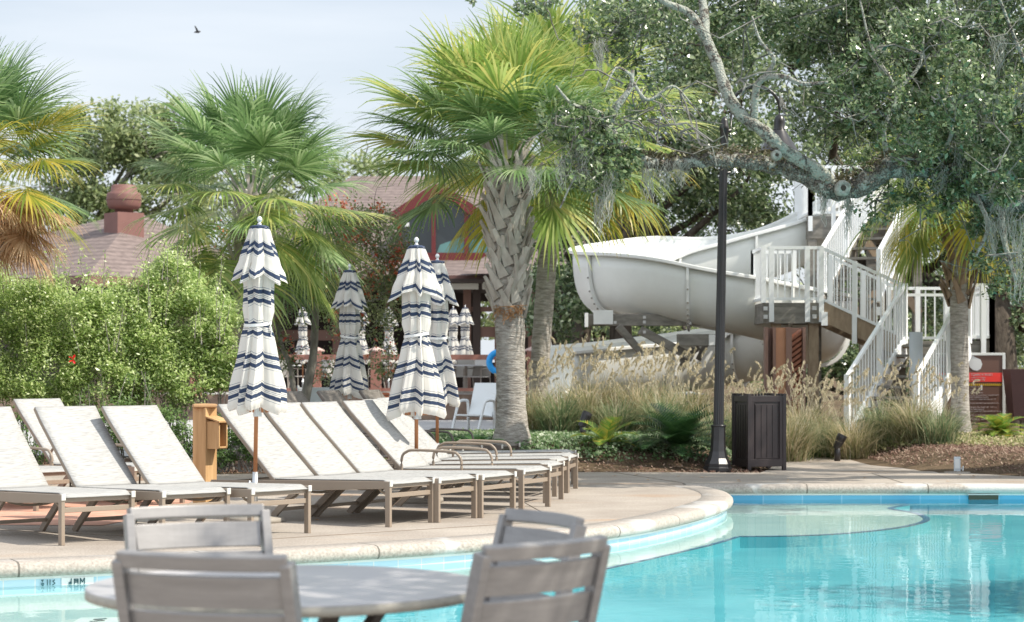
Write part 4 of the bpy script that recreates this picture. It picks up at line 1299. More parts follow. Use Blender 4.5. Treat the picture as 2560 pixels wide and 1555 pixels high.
# terrace in front of the pavilion
M_stone = mat('terrace_wall', (.20, .13, .10), .8, .2, col2=(.34, .26, .20), vscale=2.5)
T_ = struct('terrace', MB().box((-6, 62.5, .3), (22, 19, .66)), M_plaza)
struct('terrace_wall', MB().box((-6, 52.9, .31), (22, .2, .64)), M_stone)
FN = thing('terrace_railing', 'red brown wooden railing along the terrace behind the umbrellas', 'railing', (-4, 52.8, .6))
rz_ = W(0, 893, 52.7).z
M_rrail = mat('red_brown_rail', (.33, .15, .11), .6, var=.1)
mb = MB(); mb.beam((-9.5, 52.7, rz_), (.7, 52.7, rz_), .14, .13); mb.beam((-9.5, 52.7, .75), (.7, 52.7, .75), .08, .08); part('rail', mb, M_rrail, FN, world=True)
for px in (490, 640, 790, 940, 1093, 1330):
    mb = MB(); X = W(px, 0, 52.7).x; mb.box((X, 52.7, (rz_ + .75) / 2), (.26, .26, rz_ - .4)); pp = part('post', mb, M_rrail, FN, world=True)
    mb = MB(); mb.lathe((X, 52.7, rz_ + .15), [(.22, 0), (.22, .03), (.02, .12)], 4); part('post_cap', mb, mat('cap_pink', (.50, .36, .32), .7), pp, world=True)
M_furn = mat('terrace_furniture', (.34, .30, .26), .5)
M_wsl = mat('white_sling', (.66, .70, .76), .6)
def dchair(lab, px, Y, rz, z=.63):
    t = thing('dining_chair', lab, 'chair', (W(px, 0, Y).x, Y, z), R(rz), 'dining chairs on the far terrace')
    mb = MB(); mb.box((0, 0, .44), (.5, .5, .03)); mb.sweep([(0, -.24, .46), (0, -.34, .95)], .48, .02, up=(0, 1, 0)); part('sling', mb, mat('sand_sling', (.45, .43, .40), .7), t)
    mb = MB()
    for sx in (-1, 1):
        mb.tube([(sx * .26, -.36, .98), (sx * .26, -.22, .44), (sx * .26, -.30, 0)], .016, 6); mb.tube([(sx * .26, .24, 0), (sx * .26, .22, .64), (sx * .26, -.26, .66)], .016, 6)
    part('frame', mb, M_furn, t)
    return t
dc = dchair('tan slatted dining chair on the far terrace, just left of the palm trunk', 1192, 54, 150)
for k, (lab, px, Y, rz) in enumerate((('far terrace chair in the gap right of the umbrella pair', 1150, 55, 30), ('far terrace chair left of the forked tree trunk', 690, 55, 20),
     ('far terrace chair between the forked tree trunks', 735, 56, -60), ('far terrace chair beside the lone farther umbrella', 820, 55, 200), ('far terrace chair above the terracotta box', 950, 57, 120), ('leftmost far terrace chair beside the nearest umbrella', 660, 57, 70))):
    c = dup(dc, (W(px, 0, Y).x, Y, .63), R(rz), lab)
def dtable(lab, px, Y):
    t = thing('dining_table', lab, 'table', (W(px, 0, Y).x, Y, .63), 0, 'tables on the far terrace')
    mb = MB(); mb.lathe((0, 0, .72), [(.0, 0), (.55, 0), (.55, .03), (0, .03)], 28); part('tabletop', mb, mat('far_table_top', (.62, .64, .66), .3), t)
    mb = MB(); mb.lathe((0, 0, 0), [(.25, 0), (.25, .02), (.04, .05), (.04, .72)], 12); part('pedestal', mb, M_furn, t)
    return t
dt = dtable('pale round table on the far terrace left of the palm trunk', 1165, 54)
dup(dt, (W(700, 0, 54).x, 54, .63), 0, 'pale round table on the far terrace by the forked tree'); dup(dt, (W(845, 0, 56).x, 56, .63), 0, 'pale round table on the far terrace behind the lone farther umbrella')

# small things between the umbrellas
t = thing('white_armchair', 'white plastic armchair with looped arm left of the palm trunk', 'chair', (W(1188, 0, 41).x, 41, .0), R(150))
M_wp = mat('white_plastic', (.74, .77, .78), .4)
for sx in (-1, 1):
    mb = MB(); mb.tube(catmull([(sx * .30, .42, .0), (sx * .30, .20, .52), (sx * .30, .10, .66), (sx * .30, -.12, .68), (sx * .30, -.22, .60), (sx * .30, -.24, 0)], 5), .028, 8); part('arm', mb, M_wp, t, True)
mb = MB(); mb.sweep([(0, .28, .40), (0, -.20, .36), (0, -.45, 1.02)], .54, .03, up=(0, 1, 1)); part('seat', mb, M_wp, t)
t = thing('sling_chair', 'pale blue grey sling chair back beyond the dark loungers', 'chair', (W(808, 0, 33).x, 33, .0), R(20))
mb = MB(); mb.sweep([(0, -.35, .35), (0, .05, .42), (0, .42, 1.02)], .58, .02, up=(0, -1, 1)); part('sling', mb, M_wsl, t)
mb = MB()
for sx in (-1, 1): mb.tube([(sx * .30, .43, 1.05), (sx * .30, .05, .42), (sx * .30, -.1, 0)], .02, 6); mb.tube([(sx * .30, -.4, .36), (sx * .30, .3, 0)], .02, 6)
part('frame', mb, M_wp, t)
t = thing('terracotta_planter', 'terracotta brown square planter between the lone umbrella and the middle pair', 'planter', (W(944, 0, 31.5).x, 31.5, .1), R(12))
M_terra = mat('terracotta', (.36, .12, .06), .6, var=.12)
mb = MB(); mb.box((0, 0, .42), (.30, .30, .84)); part('body', mb, M_terra, t, bevel=.01)
mb = MB(); mb.box((0, 0, .85), (.32, .32, .03)); part('rim', mb, mat('terra_rim', (.25, .08, .04), .6), t)
t = thing('wooden_stake', 'slanting terracotta coloured post behind the dark lounger', 'post', (W(925, 0, 29.5).x, 29.5, .2))
mb = MB(); mb.sweep([W(948, 1075, 29.5) - t.location, W(920, 1010, 29.5) - t.location], .10, .08, up=(0, 1, 0)); part('post', mb, M_terra, t)
t = thing('pool_ring', 'bright blue round pool ring leaning by the left side of the palm trunk', 'pool ring', (W(1248, 0, 46).x, 46, W(0, 905, 46).z))
mb = MB()
n1_, n2_ = 28, 10
vs = [((.22 + .07 * math.cos(2 * math.pi * j / n2_)) * math.cos(2 * math.pi * i / n1_), .07 * math.sin(2 * math.pi * j / n2_), (.22 + .07 * math.cos(2 * math.pi * j / n2_)) * math.sin(2 * math.pi * i / n1_)) for i in range(n1_) for j in range(n2_)]
mb.add(vs, [(i * n2_ + j, ((i + 1) % n1_) * n2_ + j, ((i + 1) % n1_) * n2_ + (j + 1) % n2_, i * n2_ + (j + 1) % n2_) for i in range(n1_) for j in range(n2_)])
part('ring', mb, mat('blue_vinyl', (.02, .30, .70), .35), t, True)
mb = MB(); mb.beam((0, .05, -.2), (0, .05, -1.25), .06, .06, up=(0, 1, 0)); part('stand', mb, M_rail, t)
for lab, px, py, Y, rz in (('black garden spotlight tilted upward in front of the left plumed grass', 1465, 1110, 29.2, 20), ('black garden spotlight half hidden in the grass right of the bin', 2102, 1105, 30.0, -10)):
    p = W(px, py, Y)
    t = thing('garden_spotlight', lab, 'spotlight', (p.x, Y, gz(p.x, Y) - .02), R(rz), 'garden spotlights')
    mb = MB(); mb.tube([(-.05, 0, 0), (-.05, 0, .26)], .045, 8); part('stem', mb, M_lamp, t, True)
    mb = MB(); mb.tube([(-.07, 0, .20), (.01, 0, .36), (.03, 0, .40)], [.05, .075, .07], 14); part('head', mb, M_lamp, t)
p = W(2393, 1178, 26.9)
t = thing('outlet_box', 'small pale grey outlet box standing in the mulch at the right', 'outlet box', (p.x, 26.9, .0), R(-12))
mb = MB(); mb.box((0, 0, .10), (.085, .07, .2)); part('box', mb, mat('box_grey', (.55, .60, .64), .5), t, bevel=.004)
mb = MB(); mb.box((0, -.04, .11), (.06, .012, .12)); mb.tube([(.05, 0, .04), (.08, -.02, .08), (.07, -.03, .02)], .008, 6); part('cover', mb, mat('cover_white', (.7, .72, .72), .4), t)
mb = MB(); mb.lathe((0, -.12, -.0), [(.0, 0), (.17, 0), (.165, .012), (0, .014)], 16, 1, .5); part('slab', mb, M_deck, t)
t = thing('bird', 'small dark bird flying in the pale sky at the upper left', 'bird', W(493, 80, 120))
mb = MB(); mb.tube([(-.20, 0, -.02), (-.10, 0, 0), (.05, 0, .0), (.16, 0, .03), (.22, 0, .03)], [.01, .05, .07, .04, .005], 8)
mb.add([(-.05, 0, .04), (.08, 0, .05), (-.02, -.2, .25), (-.12, -.35, .34)], [(0, 1, 2, 3)]); mb.add([(-.05, 0, .04), (.08, 0, .05), (0, .22, .10), (-.12, .4, .12)], [(0, 1, 2, 3)])
part('body', mb, M_lamp, t)

# ------------------------------------------------------------ plants
def rand_dirs(n, g=NP):
    v = g.normal(size=(n, 3)); return v / np.linalg.norm(v, axis=1)[:, None]

def leaf_cloud(blobs, size, asp=.45, clump=.17, sub=26, jit=.25, up=.25, g=NP, shell=.55):
    """blobs: (x,y,z, rx,ry,rz, n). Leaves sit in small clumps spread over each blob's outer volume."""
    Vs = []
    for (x, y, z, rx, ry, rz, n) in blobs:
        k = max(3, int(sub))
        d = rand_dirs(k, g); rad = shell + (1 - shell) * g.random(k) ** .6
        cc = d * rad[:, None]
        w = .35 + g.random(k) * 1.3; w /= w.sum()
        idx = g.choice(k, size=int(n), p=w)
        P = cc[idx] + g.normal(size=(int(n), 3)) * clump
        P = P * np.array([rx, ry, rz]) + np.array([x, y, z])
        Vs.append(P)
    P = np.concatenate(Vs)
    return leaf_quads(P, size, asp, jit, up, g)

def leaf_quads(P, size, asp=.45, jit=.25, up=.25, g=NP, nrm=None):
    n = len(P)
    N = rand_dirs(n, g); N += np.array([.55, -.45, 1.0]) * up      # leaves turn to the light
    N /= np.linalg.norm(N, axis=1)[:, None]
    A = rand_dirs(n, g)
    T = A - (A * N).sum(1)[:, None] * N; T /= np.linalg.norm(T, axis=1)[:, None]
    B = np.cross(N, T)
    s = size * (1 + jit * g.normal(size=n)).clip(.4, 1.8)[:, None]
    V = np.stack([P - T * s * .5, P + B * s * asp * .5 - N * s * .06, P + T * s * .5, P - B * s * asp * .5 - N * s * .06], axis=1).reshape(-1, 3)
    Q = np.arange(4 * n).reshape(n, 4)
    return V, Q

def branch_mb(mb, a, b, r0, r1, wob, rnd, n=7, sides=8):
    a, b = Vector(a), Vector(b)
    L_ = (b - a).length
    pts = []
    o = Vector((0, 0, 0))
    for i in range(n + 1):
        u = i / n
        if 0 < i < n: o += Vector((rnd.gauss(0, 1), rnd.gauss(0, 1), rnd.gauss(0, 1))) * wob * L_ / n
        pts.append(a + (b - a) * u + o * math.sin(math.pi * u) ** .5)
    mb.tube(pts, [r0 + (r1 - r0) * i / n for i in range(n + 1)], sides, wob=.12)
    return pts

def barkmat(name, c1, c2, sc=8, st=(1, 1, .35), bump=1.0):
    return mat(name, c1, .9, .15, col2=c2, vscale=sc, stretch=st, bump=bump, bscale=22)
def oakbark():
    m, n, b = newmat('oak_bark')
    t_ = n.nodes.new('ShaderNodeTexCoord')
    n1 = n.nodes.new('ShaderNodeTexVoronoi'); n1.inputs['Scale'].default_value = 26; n1.feature = 'DISTANCE_TO_EDGE'
    n2 = n.nodes.new('ShaderNodeTexNoise'); n2.inputs['Scale'].default_value = 9; n2.inputs['Detail'].default_value = 9; n2.inputs['Roughness'].default_value = .75
    for k in (n1, n2): n.links.new(t_.outputs['Object'], k.inputs['Vector'])
    r1 = n.nodes.new('ShaderNodeValToRGB'); r1.color_ramp.elements[0].position = .0; r1.color_ramp.elements[0].color = (.025, .022, .018, 1)
    r1.color_ramp.elements[1].position = .14; r1.color_ramp.elements[1].color = (.17, .15, .125, 1)
    n.links.new(n1.outputs['Distance'], r1.inputs['Fac'])
    r2 = n.nodes.new('ShaderNodeValToRGB'); r2.color_ramp.elements[0].position = .51; r2.color_ramp.elements[0].color = (0, 0, 0, 1)
    r2.color_ramp.elements[1].position = .60; r2.color_ramp.elements[1].color = (.8, .8, .8, 1)
    n.links.new(n2.outputs['Fac'], r2.inputs['Fac'])
    mx = n.nodes.new('ShaderNodeMix'); mx.data_type = 'RGBA'; mx.inputs['B'].default_value = (.40, .42, .37, 1)
    n.links.new(r2.outputs['Color'], mx.inputs['Factor']); n.links.new(r1.outputs['Color'], mx.inputs['A']); n.links.new(mx.outputs['Result'], b.inputs['Base Color'])
    b.inputs['Roughness'].default_value = .95
    bp = n.nodes.new('ShaderNodeBump'); bp.inputs['Strength'].default_value = .9; bp.inputs['Distance'].default_value = .03
    n.links.new(n1.outputs['Distance'], bp.inputs['Height']); n.links.new(bp.outputs['Normal'], b.inputs['Normal'])
    return m
M_oakbark = oakbark()
M_lichen = oakbark(); M_lichen.name = 'lichen_bark'
for nd in M_lichen.node_tree.nodes:
    if nd.type == 'VALTORGB' and nd.color_ramp.elements[1].position > .5: nd.color_ramp.elements[0].position = .44; nd.color_ramp.elements[1].position = .50
    if nd.type == 'MIX': nd.inputs['B'].default_value = (.38, .40, .345, 1)
M_darkbark = barkmat('dark_bark', (.035, .028, .022), (.12, .10, .08))
M_greybark = barkmat('grey_bark', (.16, .15, .13), (.34, .32, .29))
M_moss = leafmat('spanish_moss', [(.22, .23, .20), (.34, .35, .31), (.46, .46, .42)], .8, .1, .3)
M_ferns = leafmat('limb_ferns', [(.06, .06, .03), (.15, .13, .07), (.28, .26, .2)], .7, .2, .2)
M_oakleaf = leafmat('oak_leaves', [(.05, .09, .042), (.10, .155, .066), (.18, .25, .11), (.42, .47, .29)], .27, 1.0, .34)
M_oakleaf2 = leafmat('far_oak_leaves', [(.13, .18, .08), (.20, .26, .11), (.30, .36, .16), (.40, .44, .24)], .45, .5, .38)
M_hib = leafmat('hibiscus_leaves', [(.17, .26, .075), (.29, .40, .12), (.44, .54, .20), (.66, .72, .40)], .34, .7, .46)
M_holly = leafmat('holly_leaves', [(.12, .17, .07), (.20, .25, .11), (.33, .34, .18)], .4, .5, .25)
M_palmA = leafmat('palm_green', [(.08, .15, .055), (.14, .24, .09), (.24, .36, .15), (.40, .50, .28)], .36, .6, .34)
M_palmB = leafmat('palm_yellowgreen', [(.13, .22, .05), (.24, .34, .08), (.38, .47, .16), (.58, .54, .18)], .36, .6, .36)
M_palmC = leafmat('palm_yellow', [(.14, .20, .03), (.26, .28, .04), (.42, .36, .05), (.50, .42, .10)], .4, .5, .4)
M_dead = leafmat('dead_fronds', [(.34, .21, .12), (.50, .34, .21), (.66, .50, .34)], .7, .2, .3)
M_boot = mat('leaf_bases', (.32, .28, .24), .8, .2, col2=(.60, .56, .50), vscale=5, stretch=(1, 1, .5), bump=.4, bscale=30)
M_ptrunk = mat('palm_bark', (.20, .18, .155), .9, .15, col2=(.47, .44, .40), vscale=7, stretch=(1, 1, 4), bump=1.0, bscale=14)
M_fiber = mat('leaf_fibre', (.30, .15, .07), .9, .1, col2=(.42, .26, .14), vscale=12)

# ---- fan palms
def frond(g, org, az, el, Lp, Lb, nseg=30, droop=1.0, dead=False):
    """costapalmate fan leaf: returns verts and quads"""
    d = np.array([math.cos(az) * math.cos(el), math.sin(az) * math.cos(el), math.sin(el)])
    down = np.array([0, 0, -1.0])
    V, Q = [], []
    pts = []; p = np.array(org, float); t = d.copy(); st = 6
    for i in range(st + 1):
        pts.append(p.copy()); t = t + down * (.055 * droop); t /= np.linalg.norm(t); p = p + t * Lp / st
    side = np.cross(t, [0, 0, 1.0]); side /= (np.linalg.norm(side) + 1e-6)
    side += g.normal(size=3) * .12
    side /= np.linalg.norm(side)
    nr = np.cross(side, t)
    for i in range(st + 1):
        w = .022 * (1 - .5 * i / st)
        V += [pts[i] - side * w, pts[i] + side * w]
    for i in range(st): Q.append((2 * i, 2 * i + 1, 2 * i + 3, 2 * i + 2))
    h0 = pts[-1]
    roll = g.normal() * .25
    for k in range(nseg):
        u = (k + .5) / nseg * 2 - 1
        ph = u * 1.95
        fold = .55 * abs(u) * (0.6 if not dead else 1.6)
        # segments leave a short costa that runs on along t
        costa = .32 * Lb * max(0, 1 - abs(u)) 
        o = h0 + t * costa + down * costa * .25 * droop
        dv = t * math.cos(ph) + side * math.sin(ph) - nr * fold * .6
        dv = dv / np.linalg.norm(dv)
        L_ = Lb * (.62 + .38 * math.cos(ph * .62)) * g.uniform(.88, 1.1)
        wv = np.cross(dv, nr); wv /= (np.linalg.norm(wv) + 1e-6)
        wmax = L_ * .27 * (3.9 / nseg)
        q = o.copy(); dd = dv.copy()
        dr = droop * g.uniform(.5, 1.5)
        base = len(V); ns = 6
        for i in range(ns + 1):
            s = i / ns
            w = wmax * (s / .38 if s < .38 else (1 - s) / .62) ** .9 if 0 < s < 1 else .002
            w = max(w, .0025)
            V += [q - wv * w + nr * w * .35, q + wv * w + nr * w * .35 * (1 if k % 2 else -.4)]
            g_ = (.018 + .30 * s ** 2.0) * dr
            if s > .55 and g.random() < .25: g_ *= 2.2
            dd = dd + down * g_; dd /= np.linalg.norm(dd)
            q = q + dd * L_ / ns
        for i in range(ns): Q.append((base + 2 * i, base + 2 * i + 1, base + 2 * i + 3, base + 2 * i + 2))
    return V, Q

M_boot2 = mat('brown_leaf_bases', (.15, .10, .07), .8, .2, col2=(.38, .29, .21), vscale=5, stretch=(1, 1, .5), bump=.4, bscale=30)
def palm(label, X, Y, z0, trunk, zc, r_tr, m_leaf, n_fr, Lp, Lb, seed, boots=None, dro=1.0, skirt=0, tilt=(0, 0), els=(-.75, 1.5), mix=None, group=None, azr=None, nseg=44):
    g = np.random.default_rng(seed); rnd = random.Random(seed)
    t = thing('palm_tree', label, 'palm tree', (X, Y, z0), 0, group)
    # trunk, in local coordinates
    H = zc - z0
    mb = MB(); pts = []; rr = []
    n = 26
    for i in range(n + 1):
        u = i / n
        pts.append((tilt[0] * u, tilt[1] * u, H * u - .05)); 
        rr.append(r_tr * (1 + .55 * max(0, 1 - u / .16) ** 2 + .025 * math.sin(i * 2.4)))
    mb.tube(pts, rr, 20, wob=.035)
    part('trunk', mb, M_ptrunk, t, True)
    if boots:
        b0, b1, m_ = boots
        mb = MB()
        for k in range(m_):
            u = k / m_
            z = b0 + (b1 - b0) * u - z0
            az = k * 2.399963
            lean = .16 + .30 * rnd.random()
            cx, cy = tilt[0] * z / H, tilt[1] * z / H
            sgn = 1 if k % 2 else -1
            d = Vector((math.cos(az), math.sin(az), 0)); s = Vector((-math.sin(az), math.cos(az), 0))
            L_ = rnd.uniform(.34, .56)
            skew = sgn * rnd.uniform(.25, .6)
            P = []
            for i in range(5):
                v = i / 4
                P.append(Vector((cx, cy, z)) + d * (r_tr * .9 + L_ * v * lean * .75 + .02) + s * skew * L_ * v + Vector((0, 0, L_ * v * (1 - .12 * v))))
            mb.sweep(P, [.15, .115, .08, .062, .055], [.045, .036, .03, .025, .02], up=d)
        bo = part('leaf_bases', mb, M_boot2 if X > 5 else M_boot, t)
    V, Q = [], []
    V2, Q2 = [], []
    for k in range(n_fr):
        u = (k + .5) / n_fr
        el = els[0] + (els[1] - els[0]) * u ** .8 + g.normal() * .08
        az = k * 2.399963 + g.normal() * .15
        if azr is not None: az = azr[0] + (azr[1] - azr[0]) * ((k * .618) % 1)
        f = 1 - .25 * max(0, el - .9)
        org = (tilt[0] + math.cos(az) * r_tr * .5, tilt[1] + math.sin(az) * r_tr * .5, H - .15 + .35 * u)
        v, q = frond(g, org, az, el, Lp * g.uniform(.8, 1.15) * f, Lb * g.uniform(.85, 1.12), nseg, g.uniform(.7, 1.4) * (1.3 - .35 * u) * dro)
        tgt = (V2, Q2) if (mix and u < mix[1] and g.random() < .8) else (V, Q)
        o = len(tgt[0]); tgt[0].extend(v); tgt[1].extend([tuple(i + o for i in qq) for qq in q])
    npmesh('crown', V, Q, m_leaf, t)
    if V2: npmesh('lower_fronds', V2, Q2, mix[0], t)
    if skirt:
        V, Q = [], []
        for k in range(skirt):
            az = k * 2.399963
            org = (tilt[0], tilt[1], H - .25 - .2 * g.random())
            v, q = frond(g, org, az, g.uniform(-.35, .45), Lp * g.uniform(.6, 1.0), Lb * g.uniform(.6, .85), nseg, 1.5, True)
            o = len(V); V.extend(v); Q.extend([tuple(i + o for i in qq) for qq in q])
        npmesh('dead_fronds', V, Q, M_dead, t, label='drooping brown dead fronds')
    return t

p = palm('fan palm with a round bluish green crown behind the nearest striped umbrella', -4.0, 31.0, .05, None, 3.68, .15, M_palmA, 68, 1.02, .86, 5, boots=(2.3, 3.95, 46), tilt=(.12, 0), els=(-.62, 1.45), mix=(M_palmB, .5))
p = palm('tall fan palm with a criss-cross boot covered trunk in the middle of the picture', .0, 28.4, gz(0, 28.4) - .03, None, 4.0, .2, M_palmB, 78, 1.1, .92, 9, dro=.8, boots=(2.05, 4.35, 120), tilt=(-.06, 0), els=(.30, 1.54), mix=(M_palmA, .45))
p = palm('fan palm standing right behind the middle palm, crown over the slide', .36, 32.5, gz(.5, 32.5), None, 4.95, .15, M_palmB, 56, 1.1, 1.1, 12, dro=.9, boots=(3.7, 5.0, 24), tilt=(.32, .0), els=(-.55, 1.4), mix=(M_palmC, .25))
p = palm('yellowing fan palm with a brown dead skirt cut by the left edge', -6.65, 25.6, .0, None, 3.75, .19, M_palmA, 48, .78, .80, 15, dro=.8, boots=(2.2, 3.6, 30), els=(.0, 1.5), mix=(M_palmC, .45), skirt=54)
p = palm('fan palm with a thin pale trunk beside the notice board, right of the stairs', 7.46, 34.6, .15, None, 4.85, .15, M_palmB, 44, 1.15, 1.0, 21, boots=(2.35, 4.7, 60), els=(-.85, 1.2), tilt=(-.05, 0), mix=(M_palmC, .16))
# brown fibre at the foot of the boots of the middle palm
mb = MB()
rnd = random.Random(3)
for k in range(60):
    a = rnd.uniform(3.3, 5.4); r = .215
    b = Vector((r * math.cos(a), r * math.sin(a), 1.75 + rnd.uniform(-.03, .1)))
    mb.tube([b, b + Vector((rnd.gauss(0, .03), -.03, .05)), b + Vector((rnd.gauss(0, .08), -.06, rnd.uniform(-.1, .1)))], .005, 4)
part('leaf_fibre', mb, M_fiber, [o for o in COL.objects if o.name == 'palm_tree.001'][0])

# ---- live oak whose limb crosses the picture
rnd = random.Random(17)
OK = thing('live_oak', 'old live oak at the right whose mossy limb crosses in front of the lamp post', 'tree', (9.2, 25.5, 0))
def wp(px, py, Y): return W(px, py, Y)
mb = MB()
mb.tube(catmull([(9.2, 25.5, -.1), (9.1, 25.4, 1.2), (8.7, 25.2, 2.4), (7.8, 25.0, 3.3), wp(2860, 480, 24.8)], 5), [.55 - .013 * i for i in range(21)], 16, wob=.08)
mb.tube(catmull([(9.2, 25.5, 1.0), (9.5, 25.8, 3.5), (9.0, 26.2, 6), (8.4, 26.5, 8.5)], 5), [.42 - .016 * i for i in range(16)], 12, wob=.08)
part('trunk', mb, M_oakbark, OK, True, world=True)
limb = [wp(2860, 480, 24.8), wp(2680, 500, 24.6), wp(2500, 500, 24.4), wp(2420, 455, 24.3), wp(2330, 420, 24.2), wp(2230, 418, 24.1), wp(2180, 450, 24), wp(2110, 478, 24), wp(2050, 462, 24), wp(1990, 428, 24), wp(1920, 410, 24), wp(1820, 400, 23.9), wp(1740, 402, 23.8), wp(1670, 412, 23.7), wp(1610, 402, 23.6), wp(1560, 375, 23.5)]
Lc = [p + Vector((0, rnd.gauss(0, .012), rnd.gauss(0, .014))) for p in catmull(limb, 5)]
n = len(Lc)
mb = MB(); mb.tube(Lc, [(.155 - .10 * (i / n) ** 1.2) * rnd.uniform(.9, 1.12) for i in range(n)], 16, wob=.16)
lm = part('limb', mb, M_oakbark, OK, True, world=True)
b1 = catmull([wp(2090, 470, 24), wp(2040, 425, 23.9), wp(1960, 375, 23.7), wp(1905, 325, 23.6), wp(1850, 285, 23.6), wp(1815, 225, 23.6), wp(1795, 165, 23.7), wp(1765, 90, 23.8), wp(1755, 0, 24), wp(1700, -120, 24.2)], 5)
mb = MB(); mb.tube(b1, [(.086 - .042 * (i / len(b1))) * rnd.uniform(.9, 1.12) for i in range(len(b1))], 14, wob=.16)
part('limb', mb, M_lichen, OK, True, world=True)
for P, r in (([wp(1885, 300, 23.6), wp(1890, 225, 23.5), wp(1910, 195, 23.4), wp(1960, 192, 23.2), wp(2010, 210, 23.1), wp(2070, 205, 23)], .05),
             ([wp(1910, 195, 23.4), wp(1935, 150, 23.3), wp(1900, 100, 23.3), wp(1880, 40, 23.3)], .03),
             ([wp(1765, 100, 23.8), wp(1725, 35, 23.7), wp(1660, 5, 23.6), wp(1600, -30, 23.5)], .06),
             ([wp(1560, 375, 23.5), wp(1525, 320, 23.3), wp(1540, 270, 23.2), wp(1575, 220, 23.2), wp(1582, 175, 23.2)], .062),
             ([wp(1530, 300, 23.3), wp(1480, 275, 23.2), wp(1430, 260, 23.1), wp(1390, 215, 23.0)], .035),
             ([wp(1582, 190, 23.2), wp(1540, 170, 23.1), wp(1510, 230, 23.0)], .02), ([wp(1578, 200, 23.2), wp(1620, 250, 23.2), wp(1680, 215, 23.2), wp(1720, 250, 23.2), wp(1760, 300, 23.2)], .02),
             ([wp(1550, 350, 23.5), wp(1490, 400, 23.3), wp(1440, 440, 23.2), wp(1400, 520, 23.1)], .025),
             ([wp(2330, 420, 24.2), wp(2380, 330, 24), wp(2360, 250, 23.9), wp(2400, 120, 23.8)], .03), ([wp(2360, 250, 24), wp(2440, 230, 23.9), wp(2540, 250, 23.9)], .025),
             ([wp(2230, 418, 24.1), wp(2210, 330, 24), wp(2240, 230, 24), wp(2180, 120, 24), wp(2150, 0, 24)], .03), ([wp(2500, 500, 24.4), wp(2510, 600, 24.2), wp(2540, 700, 24.1)], .05),
             ([wp(2240, 230, 24), wp(2300, 160, 24), (wp(2310, 60, 24)), wp(2340, -60, 24)], .025), ([wp(2700, 480, 24.6), wp(2640, 300, 24.5), wp(2560, 150, 24.4), wp(2480, -50, 24.3)], .045),
             ([wp(2420, 455, 24.3), wp(2470, 560, 24.1), wp(2440, 640, 24)], .04)):
    c = catmull(P, 5); mb = MB(); mb.tube(c, [r * (1 - .7 * i / len(c)) for i in range(len(c))], 9, wob=.2)
    part('branch', mb, M_lichen, OK, True, world=True)
# cut stubs with pale calloused rings
for px, py, Y, r in ((1942, 387, 23.55, .055), (2108, 470, 23.72, .085)):
    mb = MB(); c = W(px, py, Y)
    mb.tube([c + Vector((0, .12, 0)), c, c + Vector((0, -.02, 0)), c + Vector((0, -.01, 0))], [r * 1.1, r * 1.05, r * .8, r * .4], 14, wob=.2)
    st_ = part('pruned_stub', mb, mat('stub_pale', (.16, .165, .14), .9, col2=(.40, .42, .37), vscale=22), OK, True, world=True)
    mb = MB(); mb.tube([c + Vector((0, -.005, 0)), c + Vector((0, -.024, 0))], [r * .42, r * .36], 10, wob=.3); part('stub_core', mb, mat('stub_core', (.05, .04, .03), .9), st_, world=True)
# ferns and lichens along the upper side of the limb
g = np.random.default_rng(5)
P = []
for i in range(18, n - 4):
    for k in range(int(34 + 40 * g.random())):
        q = Lc[i]; a = g.normal() * .8
        r = .20 - .13 * (i / n) ** 1.2
        P.append((q.x + g.normal() * .04, q.y + math.sin(a) * r, q.z + math.cos(a) * (r + abs(g.normal()) * .03)))
V, Q = leaf_quads(np.array(P), .04, .6, .3, .3, g)
npmesh('ferns', V, Q, M_ferns, OK, OK.location)
# foliage (px, py, Y, radius px, count)
fol = [(1870, 40, 24.5, 130, 1100), (2090, 100, 25, 165, 2100), (2250, 120, 25, 190, 2400), (2440, 130, 25, 200, 2800), (2560, 330, 25, 190, 3000), (2240, 260, 25.5, 150, 1500), (2110, 280, 25.5, 110, 800),
       (2400, 300, 24.5, 150, 1700), (2500, 500, 24.6, 130, 2000), (2530, 660, 24.6, 110, 700), (1660, 70, 24.5, 150, 900), (1540, 80, 24.5, 110, 500), (1470, 60, 24.2, 70, 120), (1600, 250, 24, 110, 260),
       (1480, 330, 23.2, 90, 420), (1400, 300, 23.1, 70, 180), (1520, 430, 23.3, 75, 420), (1570, 395, 23.4, 50, 200), (1460, 420, 23.2, 60, 160), (2200, 500, 24.3, 90, 260), (2330, 490, 24.3, 80, 360), (2450, 420, 24.2, 110, 1300),
       (1310, 18, 23, 28, 60), (1360, 0, 23, 60, 120), (1180, 0, 23, 12, 16), (2300, 390, 24, 80, 300), (2150, 420, 24.2, 60, 140), (2420, 250, 23, 130, 900), (2280, 330, 23.2, 90, 420), (2180, 200, 23.2, 130, 700), (2320, 100, 23.2, 130, 700), (2520, 420, 23.3, 110, 900), (2100, -60, 25, 260, 2000), (2450, -80, 25, 260, 2000), (1780, -60, 25, 200, 900)]
bl = []
for px, py, Y, r, c in fol:
    q = W(px, py, Y); rr = r / F * Y
    bl.append((q.x, q.y, q.z, rr, max(rr * .8, .3), rr * .9, c * 2.2))
for x, y, z, r, c in ((6.9, 23.4, 5.4, 1.1, 2600), (7.8, 24.4, 6.3, 1.2, 2600), (6.6, 25.2, 6.2, 1.1, 2200), (8.8, 23.2, 7.0, 1.2, 2200), (8.6, 26.4, 5.0, 1.2, 2400), (10.2, 25.0, 7.6, 1.5, 2600), (9.8, 27.5, 6.4, 1.3, 2200), (7.4, 22.2, 4.9, .8, 1300)): bl.append((x, y, z, r, r * .9, r * .6, c))
V, Q = leaf_cloud(bl, .072, .44, .085, 60, up=.7, g=g, shell=.25)
npmesh('crown', V, Q, M_oakleaf, OK, OK.location)
